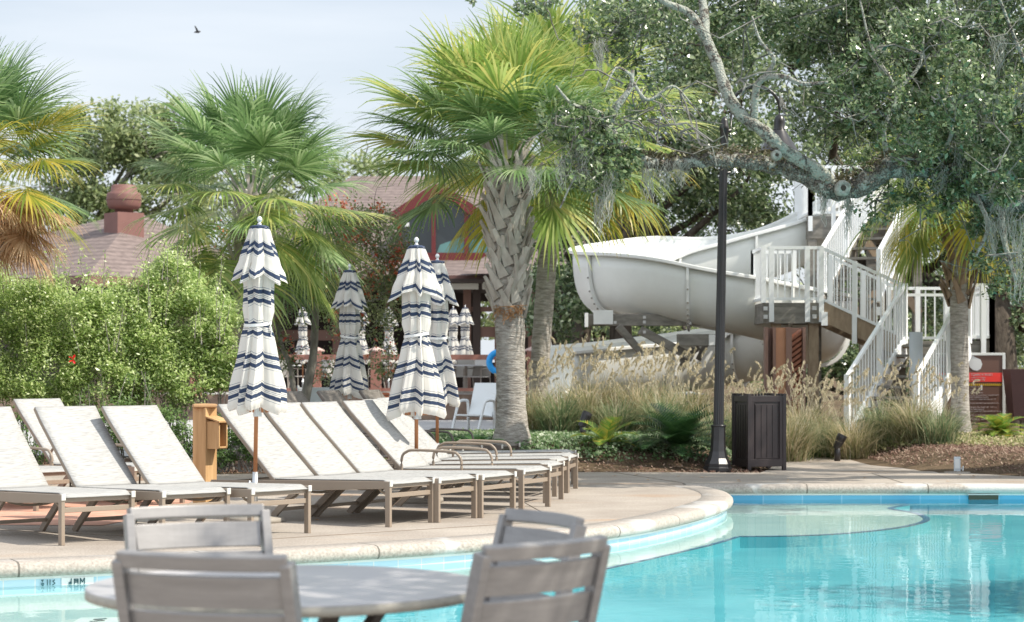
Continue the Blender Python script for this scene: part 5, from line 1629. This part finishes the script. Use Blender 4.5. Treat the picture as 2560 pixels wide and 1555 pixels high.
# twigs through the foliage
mb = MB()
for px, py, Y, r, c in fol:
    q = W(px, py, Y); rr = r / F * Y
    for k in range(int(5 + c / 160)):
        a = q + Vector((rnd.gauss(0, .3), rnd.gauss(0, .3), rnd.gauss(0, .3))) * rr
        b = q + Vector((rnd.gauss(0, .75), rnd.gauss(0, .6), rnd.gauss(0, .75))) * rr
        branch_mb(mb, a, b, .011, .003, .9, rnd, 6, 4)
for px, py, dx, dy in ((1600, 240, 90, 60), (1650, 260, 100, 80), (1700, 230, 60, 110), (1620, 300, 110, 60), (1560, 300, 60, 60), (1480, 300, -80, 80), (1440, 350, -60, 90), (1700, 330, 80, 30), (1850, 200, 110, -20), (1950, 240, 60, 60)):
    for k in range(3):
        branch_mb(mb, W(px, py, 23.4), W(px + dx * rnd.uniform(.7, 1.5), py + dy * rnd.uniform(.4, 1.6), 23.3 + rnd.gauss(0, .3)), .013, .003, .7, rnd, 7, 4)
part('twigs', mb, barkmat('twig_bark', (.10, .09, .08), (.30, .30, .27)), OK, False, world=True, fix=False)
# spanish moss
def moss(spots, parent, g, strands=40):
    V, Q = [], []
    for px, py, Y, w, Lh in spots:
        c = W(px, py, Y)
        for k in range(strands):
            x = c.x + g.normal() * w / F * Y * .5; y = c.y + g.normal() * .06; z = c.z + g.random() * .08
            L_ = Lh / F * Y * g.uniform(.35, 1.1); ns = 14; ph = g.random() * 6
            wd = .0028
            o = len(V); a = g.random() * 3.14
            dx, dy = math.cos(a) * wd, math.sin(a) * wd
            for i in range(ns + 1):
                s = i / ns
                xx = x + .02 * math.sin(ph + s * 9 + k) + (c.x - x) * s * .6; yy = y + .02 * math.cos(ph + s * 7)
                jj = g.normal() * .006
                V += [(xx - dx + jj, yy - dy, z - L_ * s), (xx + dx + jj, yy + dy, z - L_ * s)]
            Q += [(o + 2 * i, o + 2 * i + 1, o + 2 * i + 3, o + 2 * i + 2) for i in range(ns)]
    return npmesh('spanish_moss', V, Q, M_moss, parent, parent.location)
moss([(1520, 440, 23.2, 30, 130), (1500, 500, 23.2, 22, 90), (1400, 400, 23.1, 30, 90), (1450, 380, 23.1, 25, 80), (1660, 415, 23.6, 40, 80), (1700, 412, 23.6, 40, 60), (1620, 410, 23.6, 30, 110), (1500, 110, 24, 20, 80),
      (2430, 320, 24, 45, 170), (2400, 360, 24, 30, 90), (2470, 240, 24, 50, 80), (2515, 480, 24, 40, 130), (2545, 560, 24, 40, 190), (2480, 560, 24, 26, 90), (2270, 420, 24, 30, 60), (2550, 200, 24, 60, 100), (2350, 430, 24, 40, 60), (2500, 100, 24, 50, 90), (2200, 120, 24, 30, 90), (2060, 480, 24, 12, 90), (2120, 490, 24, 12, 110), (1330, 430, 23, 24, 70)], OK, g, 46)

# ---- trees behind
def bgtree(name, label, cat, X, Y, trunk_r, th, blobs, n_mul, leaf, m, seed, group=None, bark=None, limbs=9, clump=.16, sub=30):
    g = np.random.default_rng(seed); rnd = random.Random(seed)
    t = thing(name, label, cat, (X, Y, 0), 0, group)
    mb = MB()
    pts = branch_mb(mb, (X, Y, -.1), (X + rnd.gauss(0, .3), Y, th), trunk_r, trunk_r * .7, .1, rnd, 6, 10)
    bb = []
    for px, py, Yb, r, c in blobs:
        q = W(px, py, Yb); rr = r / F * Yb
        bb.append((q.x, q.y, q.z, rr, rr * .9, rr * .85, c * n_mul))
        branch_mb(mb, pts[-1 - rnd.randrange(2)], (q.x + rnd.gauss(0, .2) * rr, q.y, q.z - .1 * rr), trunk_r * .45, trunk_r * .1, .22, rnd, 8, 7)
        for k in range(3):
            branch_mb(mb, q + Vector((rnd.gauss(0, .2), rnd.gauss(0, .2), -.1)) * rr, q + Vector((rnd.gauss(0, .6), rnd.gauss(0, .5), rnd.gauss(.1, .5))) * rr, trunk_r * .13, trunk_r * .03, .3, rnd, 6, 5)
    part('trunk', mb, bark or M_darkbark, t, True, world=True)
    V, Q = leaf_cloud(bb, leaf, .5, clump, sub, up=.7, g=g)
    npmesh('crown', V, Q, m, t, t.location)
    return t
GT = 'live oaks standing beyond the slide'
bgtree('live_oak', 'dark live oak rising between the middle palms and the lamp post', 'tree', 2.6, 47, .32, 3.5,
       [(1640, 130, 47, 190, 2600), (1500, 90, 47, 90, 350), (1760, 60, 48, 170, 2000), (1820, 250, 47, 170, 2200), (1680, 330, 46, 170, 2200), (1800, 420, 47, 150, 2000), (1560, 30, 47, 120, 700), (1620, 470, 48, 160, 1800), (1900, 480, 48, 140, 1600)], 2.0, .13, M_oakleaf, 41, GT)
bgtree('live_oak', 'broad live oak behind the top of the slide stairs', 'tree', 9.5, 52, .4, 4,
       [(2000, 150, 52, 190, 2200), (2150, 300, 51, 190, 2400), (2300, 180, 52, 190, 2200), (2450, 300, 52, 190, 2400), (2050, 420, 50, 150, 1700), (2250, 500, 51, 170, 1800), (2450, 560, 50, 170, 2200), (2550, 130, 52, 180, 1800), (2560, 750, 46, 150, 1600), (2420, 730, 52, 150, 1500), (2150, 640, 52, 150, 1300), (2050, 30, 52, 160, 1400), (2300, 20, 53, 170, 1400), (2190, -100, 43, 150, 1800), (2350, -130, 43.5, 160, 1800), (2500, -90, 42.5, 150, 1600), (2050, -170, 43, 150, 1600)], 1.8, .14, M_oakleaf, 42, GT)
bgtree('live_oak', 'shaded live oak directly behind the left bend of the water slide', 'tree', 1.4, 50, .3, 3,
       [(1420, 620, 48, 130, 2400), (1500, 560, 50, 140, 1600), (1400, 760, 47, 110, 2000), (1640, 560, 52, 140, 1600), (1380, 480, 50, 100, 900), (1780, 540, 54, 130, 1300), (1560, 830, 52, 120, 900), (1850, 700, 52, 120, 700), (1950, 600, 54, 120, 900)], 1.8, .12, M_oakleaf, 43, GT)
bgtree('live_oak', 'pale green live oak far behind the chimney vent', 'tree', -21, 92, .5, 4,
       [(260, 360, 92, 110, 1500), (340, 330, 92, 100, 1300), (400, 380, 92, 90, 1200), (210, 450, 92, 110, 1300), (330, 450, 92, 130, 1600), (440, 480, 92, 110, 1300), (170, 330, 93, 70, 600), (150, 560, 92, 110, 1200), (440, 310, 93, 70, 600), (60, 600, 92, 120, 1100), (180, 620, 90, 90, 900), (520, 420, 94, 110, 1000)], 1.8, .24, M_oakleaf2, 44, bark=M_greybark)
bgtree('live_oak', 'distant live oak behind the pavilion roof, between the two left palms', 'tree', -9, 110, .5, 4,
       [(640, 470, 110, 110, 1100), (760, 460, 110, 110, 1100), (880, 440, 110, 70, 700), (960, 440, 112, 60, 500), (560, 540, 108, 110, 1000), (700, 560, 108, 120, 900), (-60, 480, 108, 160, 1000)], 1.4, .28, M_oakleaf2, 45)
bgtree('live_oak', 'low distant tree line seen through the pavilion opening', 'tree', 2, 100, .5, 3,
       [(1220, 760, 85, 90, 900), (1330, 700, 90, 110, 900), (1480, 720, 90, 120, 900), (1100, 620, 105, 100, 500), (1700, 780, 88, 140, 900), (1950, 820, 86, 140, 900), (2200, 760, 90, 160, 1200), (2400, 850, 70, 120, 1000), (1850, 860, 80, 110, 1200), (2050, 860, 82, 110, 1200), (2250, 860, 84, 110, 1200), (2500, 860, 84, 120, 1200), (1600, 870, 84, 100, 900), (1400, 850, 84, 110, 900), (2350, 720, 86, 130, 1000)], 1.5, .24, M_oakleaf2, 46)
bgtree('hedge', 'dark tall hedge filling the gap behind the slide stairs', 'hedge', 7, 49, .12, 1.0,
       [(1880, 880, 48, 90, 1500), (2000, 870, 48.5, 90, 1500), (2120, 880, 48, 90, 1500), (2240, 860, 48.5, 90, 1500), (2360, 880, 48, 90, 1500), (2480, 860, 48.5, 100, 1500), (2080, 770, 50, 80, 900), (2300, 760, 50, 80, 900), (1960, 960, 47, 80, 900), (2200, 960, 47, 80, 900), (2420, 960, 47, 80, 900)], 1.5, .11, M_oakleaf, 48)
# dark hanging vegetation round the old trunk at the right edge
bgtree('old_tree', 'dark thick trunk with hanging roots at the right edge behind the planter', 'tree', 9.6, 41, .45, 4.2,
       [(2520, 700, 41, 60, 700), (2560, 820, 41, 60, 700), (2480, 640, 41, 60, 400)], 1.2, .10, M_oakleaf, 47)

# ---- the pale shrub with the berries, forked grey trunks
HB = thing('berry_tree', 'small airy tree with red berries and forked grey trunks behind the lone umbrella', 'tree', (W(745, 0, 33).x, 33, 0))
rnd = random.Random(8); mb = MB()
for P, r in (([W(745, 1090, 33), W(770, 960, 33), W(785, 870, 33), W(790, 740, 33)], .085), ([W(745, 1090, 33), W(728, 930, 33), W(700, 850, 33), W(690, 760, 33)], .05), ([W(740, 1080, 33), W(690, 960, 32.8), W(665, 880, 32.7), W(660, 780, 32.7)], .045)):
    c = catmull(P, 6); mb.tube(c, [r * (1 - .4 * i / len(c)) for i in range(len(c))], 10, wob=.12)
part('trunk', mb, M_greybark, HB, True, world=True)
hb = [(700, 700, 33, 90, 1500), (800, 700, 33, 110, 1500), (900, 640, 34, 110, 2200), (960, 580, 34, 80, 1100), (930, 760, 34, 90, 1400), (960, 700, 34, 80, 1100), (650, 780, 33, 70, 900), (680, 880, 33, 60, 500), (600, 640, 33, 90, 1200), (850, 560, 34, 80, 800), (1000, 660, 34, 50, 350), (730, 620, 33, 90, 900), (860, 800, 34, 50, 400), (820, 920, 34, 50, 350), (960, 900, 34, 50, 350)]
bb = [(*W(a, b, c), r / F * c, r / F * c * .7, r / F * c, k * 1.3) for a, b, c, r, k in hb]
g = np.random.default_rng(77)
V, Q = leaf_cloud(bb, .055, .5, .2, 26, up=.3, g=g); npmesh('crown', V, Q, M_holly, HB, HB.location)
bb = [(*W(a, b, c), r / F * c, r / F * c * .7, r / F * c, 60 + (k * .16 if b < 720 and a > 840 else 0)) for a, b, c, r, k in hb]
V, Q = leaf_cloud(bb, .05, .9, .13, 14, up=0, g=g); npmesh('berries', V, Q, leafmat('berry_red', [(.45, .07, .04), (.62, .16, .08), (.66, .34, .20)], .4, .5, .2), HB, HB.location)
mb = MB()
for a, b, c, r, k in hb:
    for j in range(8): branch_mb(mb, W(a, b + 10, c) + Vector((rnd.gauss(0, .15), rnd.gauss(0, .2), rnd.gauss(0, .2))), W(a + rnd.gauss(0, r * .7), b + rnd.gauss(0, r * .7), c + rnd.gauss(0, .3)), .012, .003, .4, rnd, 5, 4)
part('twigs', mb, M_greybark, HB, world=True, fix=False)

# ---- green shrubs at the left
def shrub(label, blobs, seed, X, Y, leaf=.05, n_mul=1.0, m=None, shoots=60, flowers=0):
    g = np.random.default_rng(seed); rnd = random.Random(seed)
    t = thing('hibiscus_bush', label, 'bush', (X, Y, 0), 0, 'green shrubs behind the left loungers')
    bb = [(*W(a, b, c), r / F * c, r / F * c * .75, r / F * c * .9, k * n_mul) for a, b, c, r, k in blobs]
    V, Q = leaf_cloud(bb, leaf, .42, .15, 46, up=1.1, g=g, shell=.45)
    # upright leafy shoots above the mass
    P = []
    mb = MB()
    for k in range(shoots):
        a, b, c, r, _ = rnd.choice(blobs[:max(3, len(blobs) * 2 // 3)])
        q = W(a + rnd.uniform(-.7, .7) * r, b - r * rnd.uniform(.35, .8), c + rnd.gauss(0, .3))
        h = rnd.uniform(.25, .6); e = q + Vector((rnd.gauss(0, .07), rnd.gauss(0, .07), h))
        mb.tube([q - Vector((0, 0, .05)), q, e], [.009, .006, .003], 4)
        for j in range(int(26 * h / .4)):
            u = rnd.random(); P.append(q + (e - q) * u + Vector((rnd.gauss(0, .035), rnd.gauss(0, .035), 0)))
    for a, b, c, r, k in blobs:
        for j in range(7): branch_mb(mb, (W(a, b, c).x + rnd.gauss(0, .1), c, .0), W(a + rnd.gauss(0, r * .5), b + rnd.gauss(0, r * .4), c), .011, .003, .2, rnd, 6, 5)
    V2, Q2 = leaf_quads(np.array([tuple(p) for p in P]), leaf, .4, .2, 1.0, g)
    V = np.concatenate([V, V2]); Q = np.concatenate([Q, Q2 + len(Q) * 4])
    npmesh('foliage', V, Q, m or M_hib, t, t.location)
    part('stems', mb, M_greybark, t, world=True, fix=False)
    if flowers:
        mb = MB()
        for px, py in ((184, 898),):
            c = W(px, py, 26.0)
            for k in range(5):
                a = k * 1.257; d = Vector((math.cos(a), -.3, math.sin(a)))
                mb.add([c, c + d * .04 + Vector((.02, -.01, 0)), c + d * .065, c + d * .04 - Vector((.02, .01, 0))], [(0, 1, 2, 3)])
        part('flower', mb, mat('hibiscus_red', (.75, .02, .02), .5), t, world=True, label='single bright red flower')
    return t
shrub('bright green bushy shrub at the left edge with one red flower', [(60, 780, 27.6, 120, 3600), (180, 800, 27.4, 130, 4300), (300, 820, 27.5, 120, 3800), (120, 920, 27.2, 120, 3600), (250, 940, 27.2, 110, 3200), (20, 900, 27.4, 110, 3000), (330, 920, 27.3, 90, 2200), (-90, 820, 27.6, 120, 2400)], 61, -5.8, 27.4, .05, 2.9, flowers=1, shoots=45)
shrub('taller bright green shrub with upright shoots left of the nearest umbrella', [(420, 730, 27.6, 90, 2600), (480, 800, 27.5, 100, 3000), (400, 850, 27.4, 100, 3000), (520, 880, 27.4, 80, 2300), (440, 930, 27.3, 90, 2600), (540, 780, 27.8, 60, 1200), (560, 940, 27.4, 50, 900)], 62, -4.4, 27.5, .05, 2.9, shoots=45)
M_lowleaf = leafmat('low_shrub_leaves', [(.07, .13, .04), (.12, .20, .06), (.20, .30, .10)], .45, .4, .3)
shrub('low darker green shrubs between the wooden post and the umbrella pole', [(590, 1080, 27.0, 55, 1100), (640, 1120, 26.9, 40, 700), (550, 1130, 26.9, 45, 700), (300, 1060, 26.6, 70, 1500), (200, 1090, 26.6, 70, 1300), (400, 1070, 26.8, 70, 1300), (90, 1080, 26.4, 80, 1200), (620, 1000, 27.5, 40, 500), (470, 1100, 26.8, 50, 700)], 63, -3.6, 26.9, .05, 1.5, m=M_lowleaf, shoots=20)

# ---- plumed ornamental grasses
M_blade = leafmat('grass_blades', [(.14, .17, .07), (.24, .24, .12), (.42, .36, .22), (.58, .48, .34)], .55, .3, .35)
M_bladeg = leafmat('green_grass_blades', [(.09, .15, .08), (.15, .22, .11), (.27, .31, .17), (.46, .41, .27)], .55, .3, .35)
M_plume = leafmat('plumes', [(.42, .37, .26), (.56, .50, .37), (.68, .63, .50)], .8, .15, .35)
def grass_clump(seed, H=1.1, n=820, spread=.62, plumes=30, m=None):
    g = np.random.default_rng(seed)
    t = thing('plume_grass', 'tan plumed ornamental grass clump', 'ornamental grass', (0, 0, 0), 0, 'plumed grass clumps behind the far deck')
    V, Q = [], []; PV, PQ = [], []
    def blade(o, az, lean, L_, w, V, Q, curl):
        q = np.array(o, float); el = math.pi / 2 - lean
        ns = 7; b = len(V)
        s = np.array([-math.sin(az), math.cos(az), 0.])
        for i in range(ns + 1):
            u = i / ns; ww = w * (1 - u) ** .7 + .0008
            V += [q - s * ww, q + s * ww]
            d = np.array([math.cos(az) * math.cos(el), math.sin(az) * math.cos(el), math.sin(el)])
            q = q + d * L_ / ns
            el -= curl * (0.3 + u * 1.4) / ns
        Q += [(b + 2 * i, b + 2 * i + 1, b + 2 * i + 3, b + 2 * i + 2) for i in range(ns)]
        return q, el
    for k in range(n):
        az = g.random() * 6.283; rr = abs(g.normal()) * .13
        blade((rr * math.cos(az), rr * math.sin(az), 0), az + g.normal() * .5, abs(g.normal()) * .34 + .04, H * g.uniform(.45, .88), .0052, V, Q, g.uniform(.8, 2.5))
    for k in range(plumes):
        az = g.random() * 6.283; rr = abs(g.normal()) * .12; aa = g.normal() * .7 + .4
        L_ = H * g.uniform(.72, 1.02)
        ln = abs(g.normal()) * .16 + .03
        q, el = blade((rr * math.cos(az), rr * math.sin(az), 0), az, ln, L_, .003, PV, PQ, .35)
        # nodding feathery head
        hd = q.copy(); hl = g.uniform(.14, .24); el += g.uniform(0, .5); az2 = aa if g.random() < .7 else az
        d = np.array([math.cos(az2) * math.cos(el), math.sin(az2) * .4, math.sin(el)])
        for i in range(15):
            u = i / 15
            c = hd + d * hl * u + np.array([0, 0, -.10 * u * u])
            for j in range(5):
                e = c + g.normal(size=3) * .012 * (1.2 - u) + np.array([.010 * u, 0, -.030])
                s = g.normal(size=3) * .0025
                b = len(PV); PV += [c - s, c + s, e + s * .6, e - s * .6]; PQ.append((b, b + 1, b + 2, b + 3))
    npmesh('blades', V, Q, m or M_blade, t)
    npmesh('plumes', PV, PQ, M_plume, t)
    return t
# (px, ground Y, scale, yaw, mesh kind, label)
gs = [(1335, 31.6, 1.0, 'plumed grass clump touching the right side of the middle palm trunk'), (1400, 30.6, 1.0, 'plumed grass clump behind the left black spotlight'), (1475, 31.4, 1.12, 'plumed grass clump under the left end of the slide'),
      (1545, 30.4, .95, 'plumed grass clump second to the right of the left spotlight'), (1600, 31.8, 1.15, 'plumed grass clump before the slide support timbers'), (1660, 30.2, .95, 'plumed grass clump above the small dark green cycad'),
      (1720, 31.2, 1.1, 'plumed grass clump just left of the lamp pole'), (1790, 30.2, 1.0, 'plumed grass clump right behind the lamp pole'), (1850, 31.4, 1.1, 'plumed grass clump behind the litter bin'),
      (1900, 30.6, 1.0, 'plumed grass clump over the right corner of the litter bin'), (1972, 30.0, .95, 'plumed grass clump right of the litter bin before the brown housing'), (2060, 31.4, 1.05, 'plumed grass clump left of the right spotlight'),
      (2130, 30.7, .9, 'plumed grass clump behind the right spotlight'), (2205, 31.8, 1.0, 'plumed grass clump at the foot of the white stairs'), (2285, 31.0, .95, 'plumed grass clump below the grey round stair post'), (2350, 30.4, .95, 'light green grass clump in front of the right palm trunk'), (1440, 32.6, 1.1, 'rear plumed grass clump against the low slide wall'), (1660, 32.8, 1.15, 'rear plumed grass clump under the slide timbers'),
      (2010, 32.2, 1.1, 'rear plumed grass clump below the upper stair landing')]
vars_ = [grass_clump(101, 1.12), grass_clump(102, 1.05, 820, m=M_bladeg), grass_clump(103, 1.18, 800, plumes=40), grass_clump(104, .95, 700, plumes=34, m=M_bladeg)]
used = [False] * 4
rnd = random.Random(5)
for i, (px, Y, s, lab) in enumerate(gs):
    k = i % 4
    if i == 15: k = 3
    X = W(px, 0, Y).x
    loc = (X, Y, gz(X, Y) - .03)
    if not used[k]: o = vars_[k]; used[k] = True; o.location = loc; o['label'] = lab; o.rotation_euler = (0, 0, rnd.uniform(-.5, .5)); o.scale = (s * 1.1, s * 1.1, s * .97)
    else: dup(vars_[k], loc, rnd.uniform(-.7, .7), lab, (s * 1.1, s * 1.1, s * .97))

# ---- cycads and small plants
M_cyc = leafmat('cycad_leaves', [(.02, .06, .02), (.035, .09, .03), (.06, .13, .04)], .35, .5, .2)
M_cycl = leafmat('young_cycad_leaves', [(.10, .20, .03), (.18, .30, .05), (.42, .34, .06)], .4, .5, .3)
def cycad(label, X, Y, n, L_, m, seed, el0=.15, group='cycads'):
    g = np.random.default_rng(seed)
    t = thing('cycad', label, 'cycad', (X, Y, gz(X, Y) - .02), 0, group)
    V, Q = [], []
    for k in range(n):
        az = k * 2.4 + g.normal() * .2; el = el0 + (k / n) * 1.1
        q = np.array([0, 0, .08]); ns = 20; LL = L_ * g.uniform(.8, 1.1)
        for i in range(ns):
            u = i / ns
            d = np.array([math.cos(az) * math.cos(el), math.sin(az) * math.cos(el), math.sin(el)])
            s = np.array([-math.sin(az), math.cos(az), 0.]); q2 = q + d * LL / ns
            b = len(V); w = .004; V += [q - s * w, q + s * w, q2 + s * w, q2 - s * w]; Q.append((b, b + 1, b + 2, b + 3))
            ll = .15 * LL / .6 * math.sin(math.pi * min(1, .12 + u * .9)) ** .6
            for sg in (-1, 1):
                e = q + s * sg * ll + d * ll * .55 + np.array([0, 0, .25 * ll])
                b = len(V); V += [q, q + d * .026, e + d * .006, e]; Q.append((b, b + 1, b + 2, b + 3))
            q = q2; el -= .055
    npmesh('leaves', V, Q, m, t)
    mb = MB(); mb.lathe((0, 0, -.02), [(.06, 0), (.07, .06), (.04, .12)], 10); part('stem', mb, M_darkbark, t)
    return t
cycad('dark green cycad in front of the grass left of the lamp post base', W(1695, 0, 28.0).x, 27.9, 44, .78, M_cyc, 3, .35)
cycad('small yellow green cycad beside the left black spotlight', W(1515, 0, 28.1).x, 28.1, 12, .55, M_cycl, 4, .3)
cycad('glossy green cycad at the left foot of the middle palm trunk', W(1185, 0, 27.6).x, 27.6, 34, .45, M_cyc, 5)
cycad('glossy green cycad left of the middle palm, partly behind the far lounger', W(1125, 0, 27.5).x, 27.5, 26, .42, M_cyc, 6)
cycad('yellow green leafy plant in front of the notice board', W(2500, 0, 33.0).x, 33.0, 26, .50, M_cycl, 7)

# ---- ground cover, mulch and fallen leaves (uncountable)
g = np.random.default_rng(9)
def scatter(name, n, region, size, asp, m, up=.8, zoff=.02, zr=.05, dens=None):
    P = []
    while len(P) < n:
        X = g.uniform(region[0], region[1]); Y = g.uniform(region[2], region[3])
        if dens and g.random() > dens(X, Y): continue
        P.append((X, Y, gz(X, Y) - .03 + zoff + g.random() * zr))
    V, Q = leaf_quads(np.array(P), size, asp, .3, up, g)
    o = npmesh(name, V, Q, m); o['kind'] = 'stuff'; o['category'] = 'ground cover' 
    return o
back = lambda X: 27.0 if X < .35 else 27.0 - .1 * (X - .35) if X < 3.2 else (26.8 + (X - 3.2) * 4.5 if X < 3.7 else 31.2 if X < 5.2 else 28.8 - (X - 4.95) * 2.0 if X < 6.35 else 25.9)
o = scatter('mulch', 30000, (-8, 9.5, 25.3, 31), .045, .35, leafmat('mulch_chips', [(.05, .025, .018), (.11, .06, .045), (.20, .13, .10), (.34, .26, .20)], .85, .15, .0), 1.5, .005, .035, lambda X, Y: (Y > back(X) + .05) * (1.0 if X > 5 or X > .4 and Y < 28.2 or X < -1 else .25))
tag(o, 'dark brown wood mulch spread over the planting beds', 'mulch')
o = scatter('ground_cover', 26000, (-3, 3.3, 27.6, 31), .05, .7, leafmat('ground_cover_leaves', [(.05, .11, .04), (.10, .18, .06), (.17, .25, .12), (.26, .32, .20)], .4, .5, .3), 1.2, .0, .12,
            lambda X, Y: (max(0, min(1, (Y - 27.3) * 1.2)) * (.35 + .65 * (math.sin(X * 5.3 + Y * 2) * math.sin(Y * 6.1 - X) > -.25))) * (.3 if X > 2.6 else 1))
tag(o, 'low green creeping ground cover under the plumed grasses', 'ground cover')
o = scatter('leaf_litter', 16000, (3.8, 9.8, 29.2, 35), .05, .6, leafmat('litter_leaves', [(.12, .14, .05), (.22, .24, .08), (.34, .30, .16), (.44, .36, .24)], .6, .3, .2), 1.0, .0, .07, lambda X, Y: 1 if Y > 30.6 - (X - 5.4) * .7 and Y > 31.0 - (X - 3.8) * .9 else 0)
tag(o, 'sunlit yellow green ground plants and leaf litter on the right bed', 'ground cover')
V, Q = [], []
P = []
for k in range(300):
    X = g.uniform(3.85, 5.6); Y = 31.2 + g.uniform(-.2, 1.2)
    for j in range(9):
        az = g.random() * 6.28; b = len(V); L_ = g.uniform(.08, .2)
        s = np.array([-math.sin(az), math.cos(az), 0]) * .006; o_ = np.array([X, Y, 0.]); e = o_ + np.array([math.cos(az) * .05, math.sin(az) * .05, L_])
        V += [o_ - s, o_ + s, e + s * .3, e - s * .3]; Q.append((b, b + 1, b + 2, b + 3))
o = npmesh('grass_tufts', V, Q, M_lowleaf); o['kind'] = 'stuff'; tag(o, 'short bright grass tufts at the edge of the path right of the bin', 'grass')
rnd = random.Random(12)
mb = MB()
for k in range(46):
    X = rnd.uniform(-3, 6); Y = rnd.uniform(24.6, 26.6) if X > 1 else rnd.uniform(18.5, 26)
    a = rnd.random() * 6
    mb.add([(X, Y, .006), (X + .04 * math.cos(a), Y + .04 * math.sin(a), .014), (X + .07 * math.cos(a + .4), Y + .07 * math.sin(a + .4), .008), (X + .03 * math.cos(a + .9), Y + .03 * math.sin(a + .9), .012)], [(0, 1, 2, 3)])
o = part('fallen_leaves', mb, M_dead); o['kind'] = 'stuff'; tag(o, 'a few dry fallen leaves on the deck', 'leaves')

# ---- the tree standing outside the picture at the right whose crown shades the near table
g = np.random.default_rng(55)
SH = thing('shade_oak', 'live oak out of frame to the right that shades the near table', 'tree', (9.5, 10.5, 0))
mb = MB(); rnd = random.Random(2)
mb.tube([(9.5, 10.5, 0), (9.3, 10.4, 2), (8.6, 10.2, 4.2)], [.4, .33, .26], 12, wob=.08)
for q in ((3.2, 5.6, 4.3), (5.6, 6.2, 5.4), (6.6, 7.2, 6.0), (7.6, 9.4, 6.4), (10.5, 12, 6.2), (9.8, 13, 6.6)): branch_mb(mb, (8.6, 10.2, 4.2), q, .16, .05, .15, rnd)
part('trunk', mb, M_oakbark, SH, True, world=True)
V, Q = leaf_cloud([(3.1, 5.45, 4.2, 1.0, 1.25, .45, 5200), (5.3, 5.7, 5.15, .85, 1.3, .55, 2600), (6.4, 6.4, 5.9, 1.1, 1.3, .6, 2600), (7.8, 8.2, 6.3, 1.3, 1.4, .8, 2200), (9.6, 14.0, 5.6, 1.6, 1.1, 1.0, 5200), (11.5, 13.8, 6.8, 1.6, 1.3, 1.0, 4200)], .10, .5, .2, 40, up=.4, g=g)
npmesh('crown', V, Q, M_oakleaf, SH, SH.location)
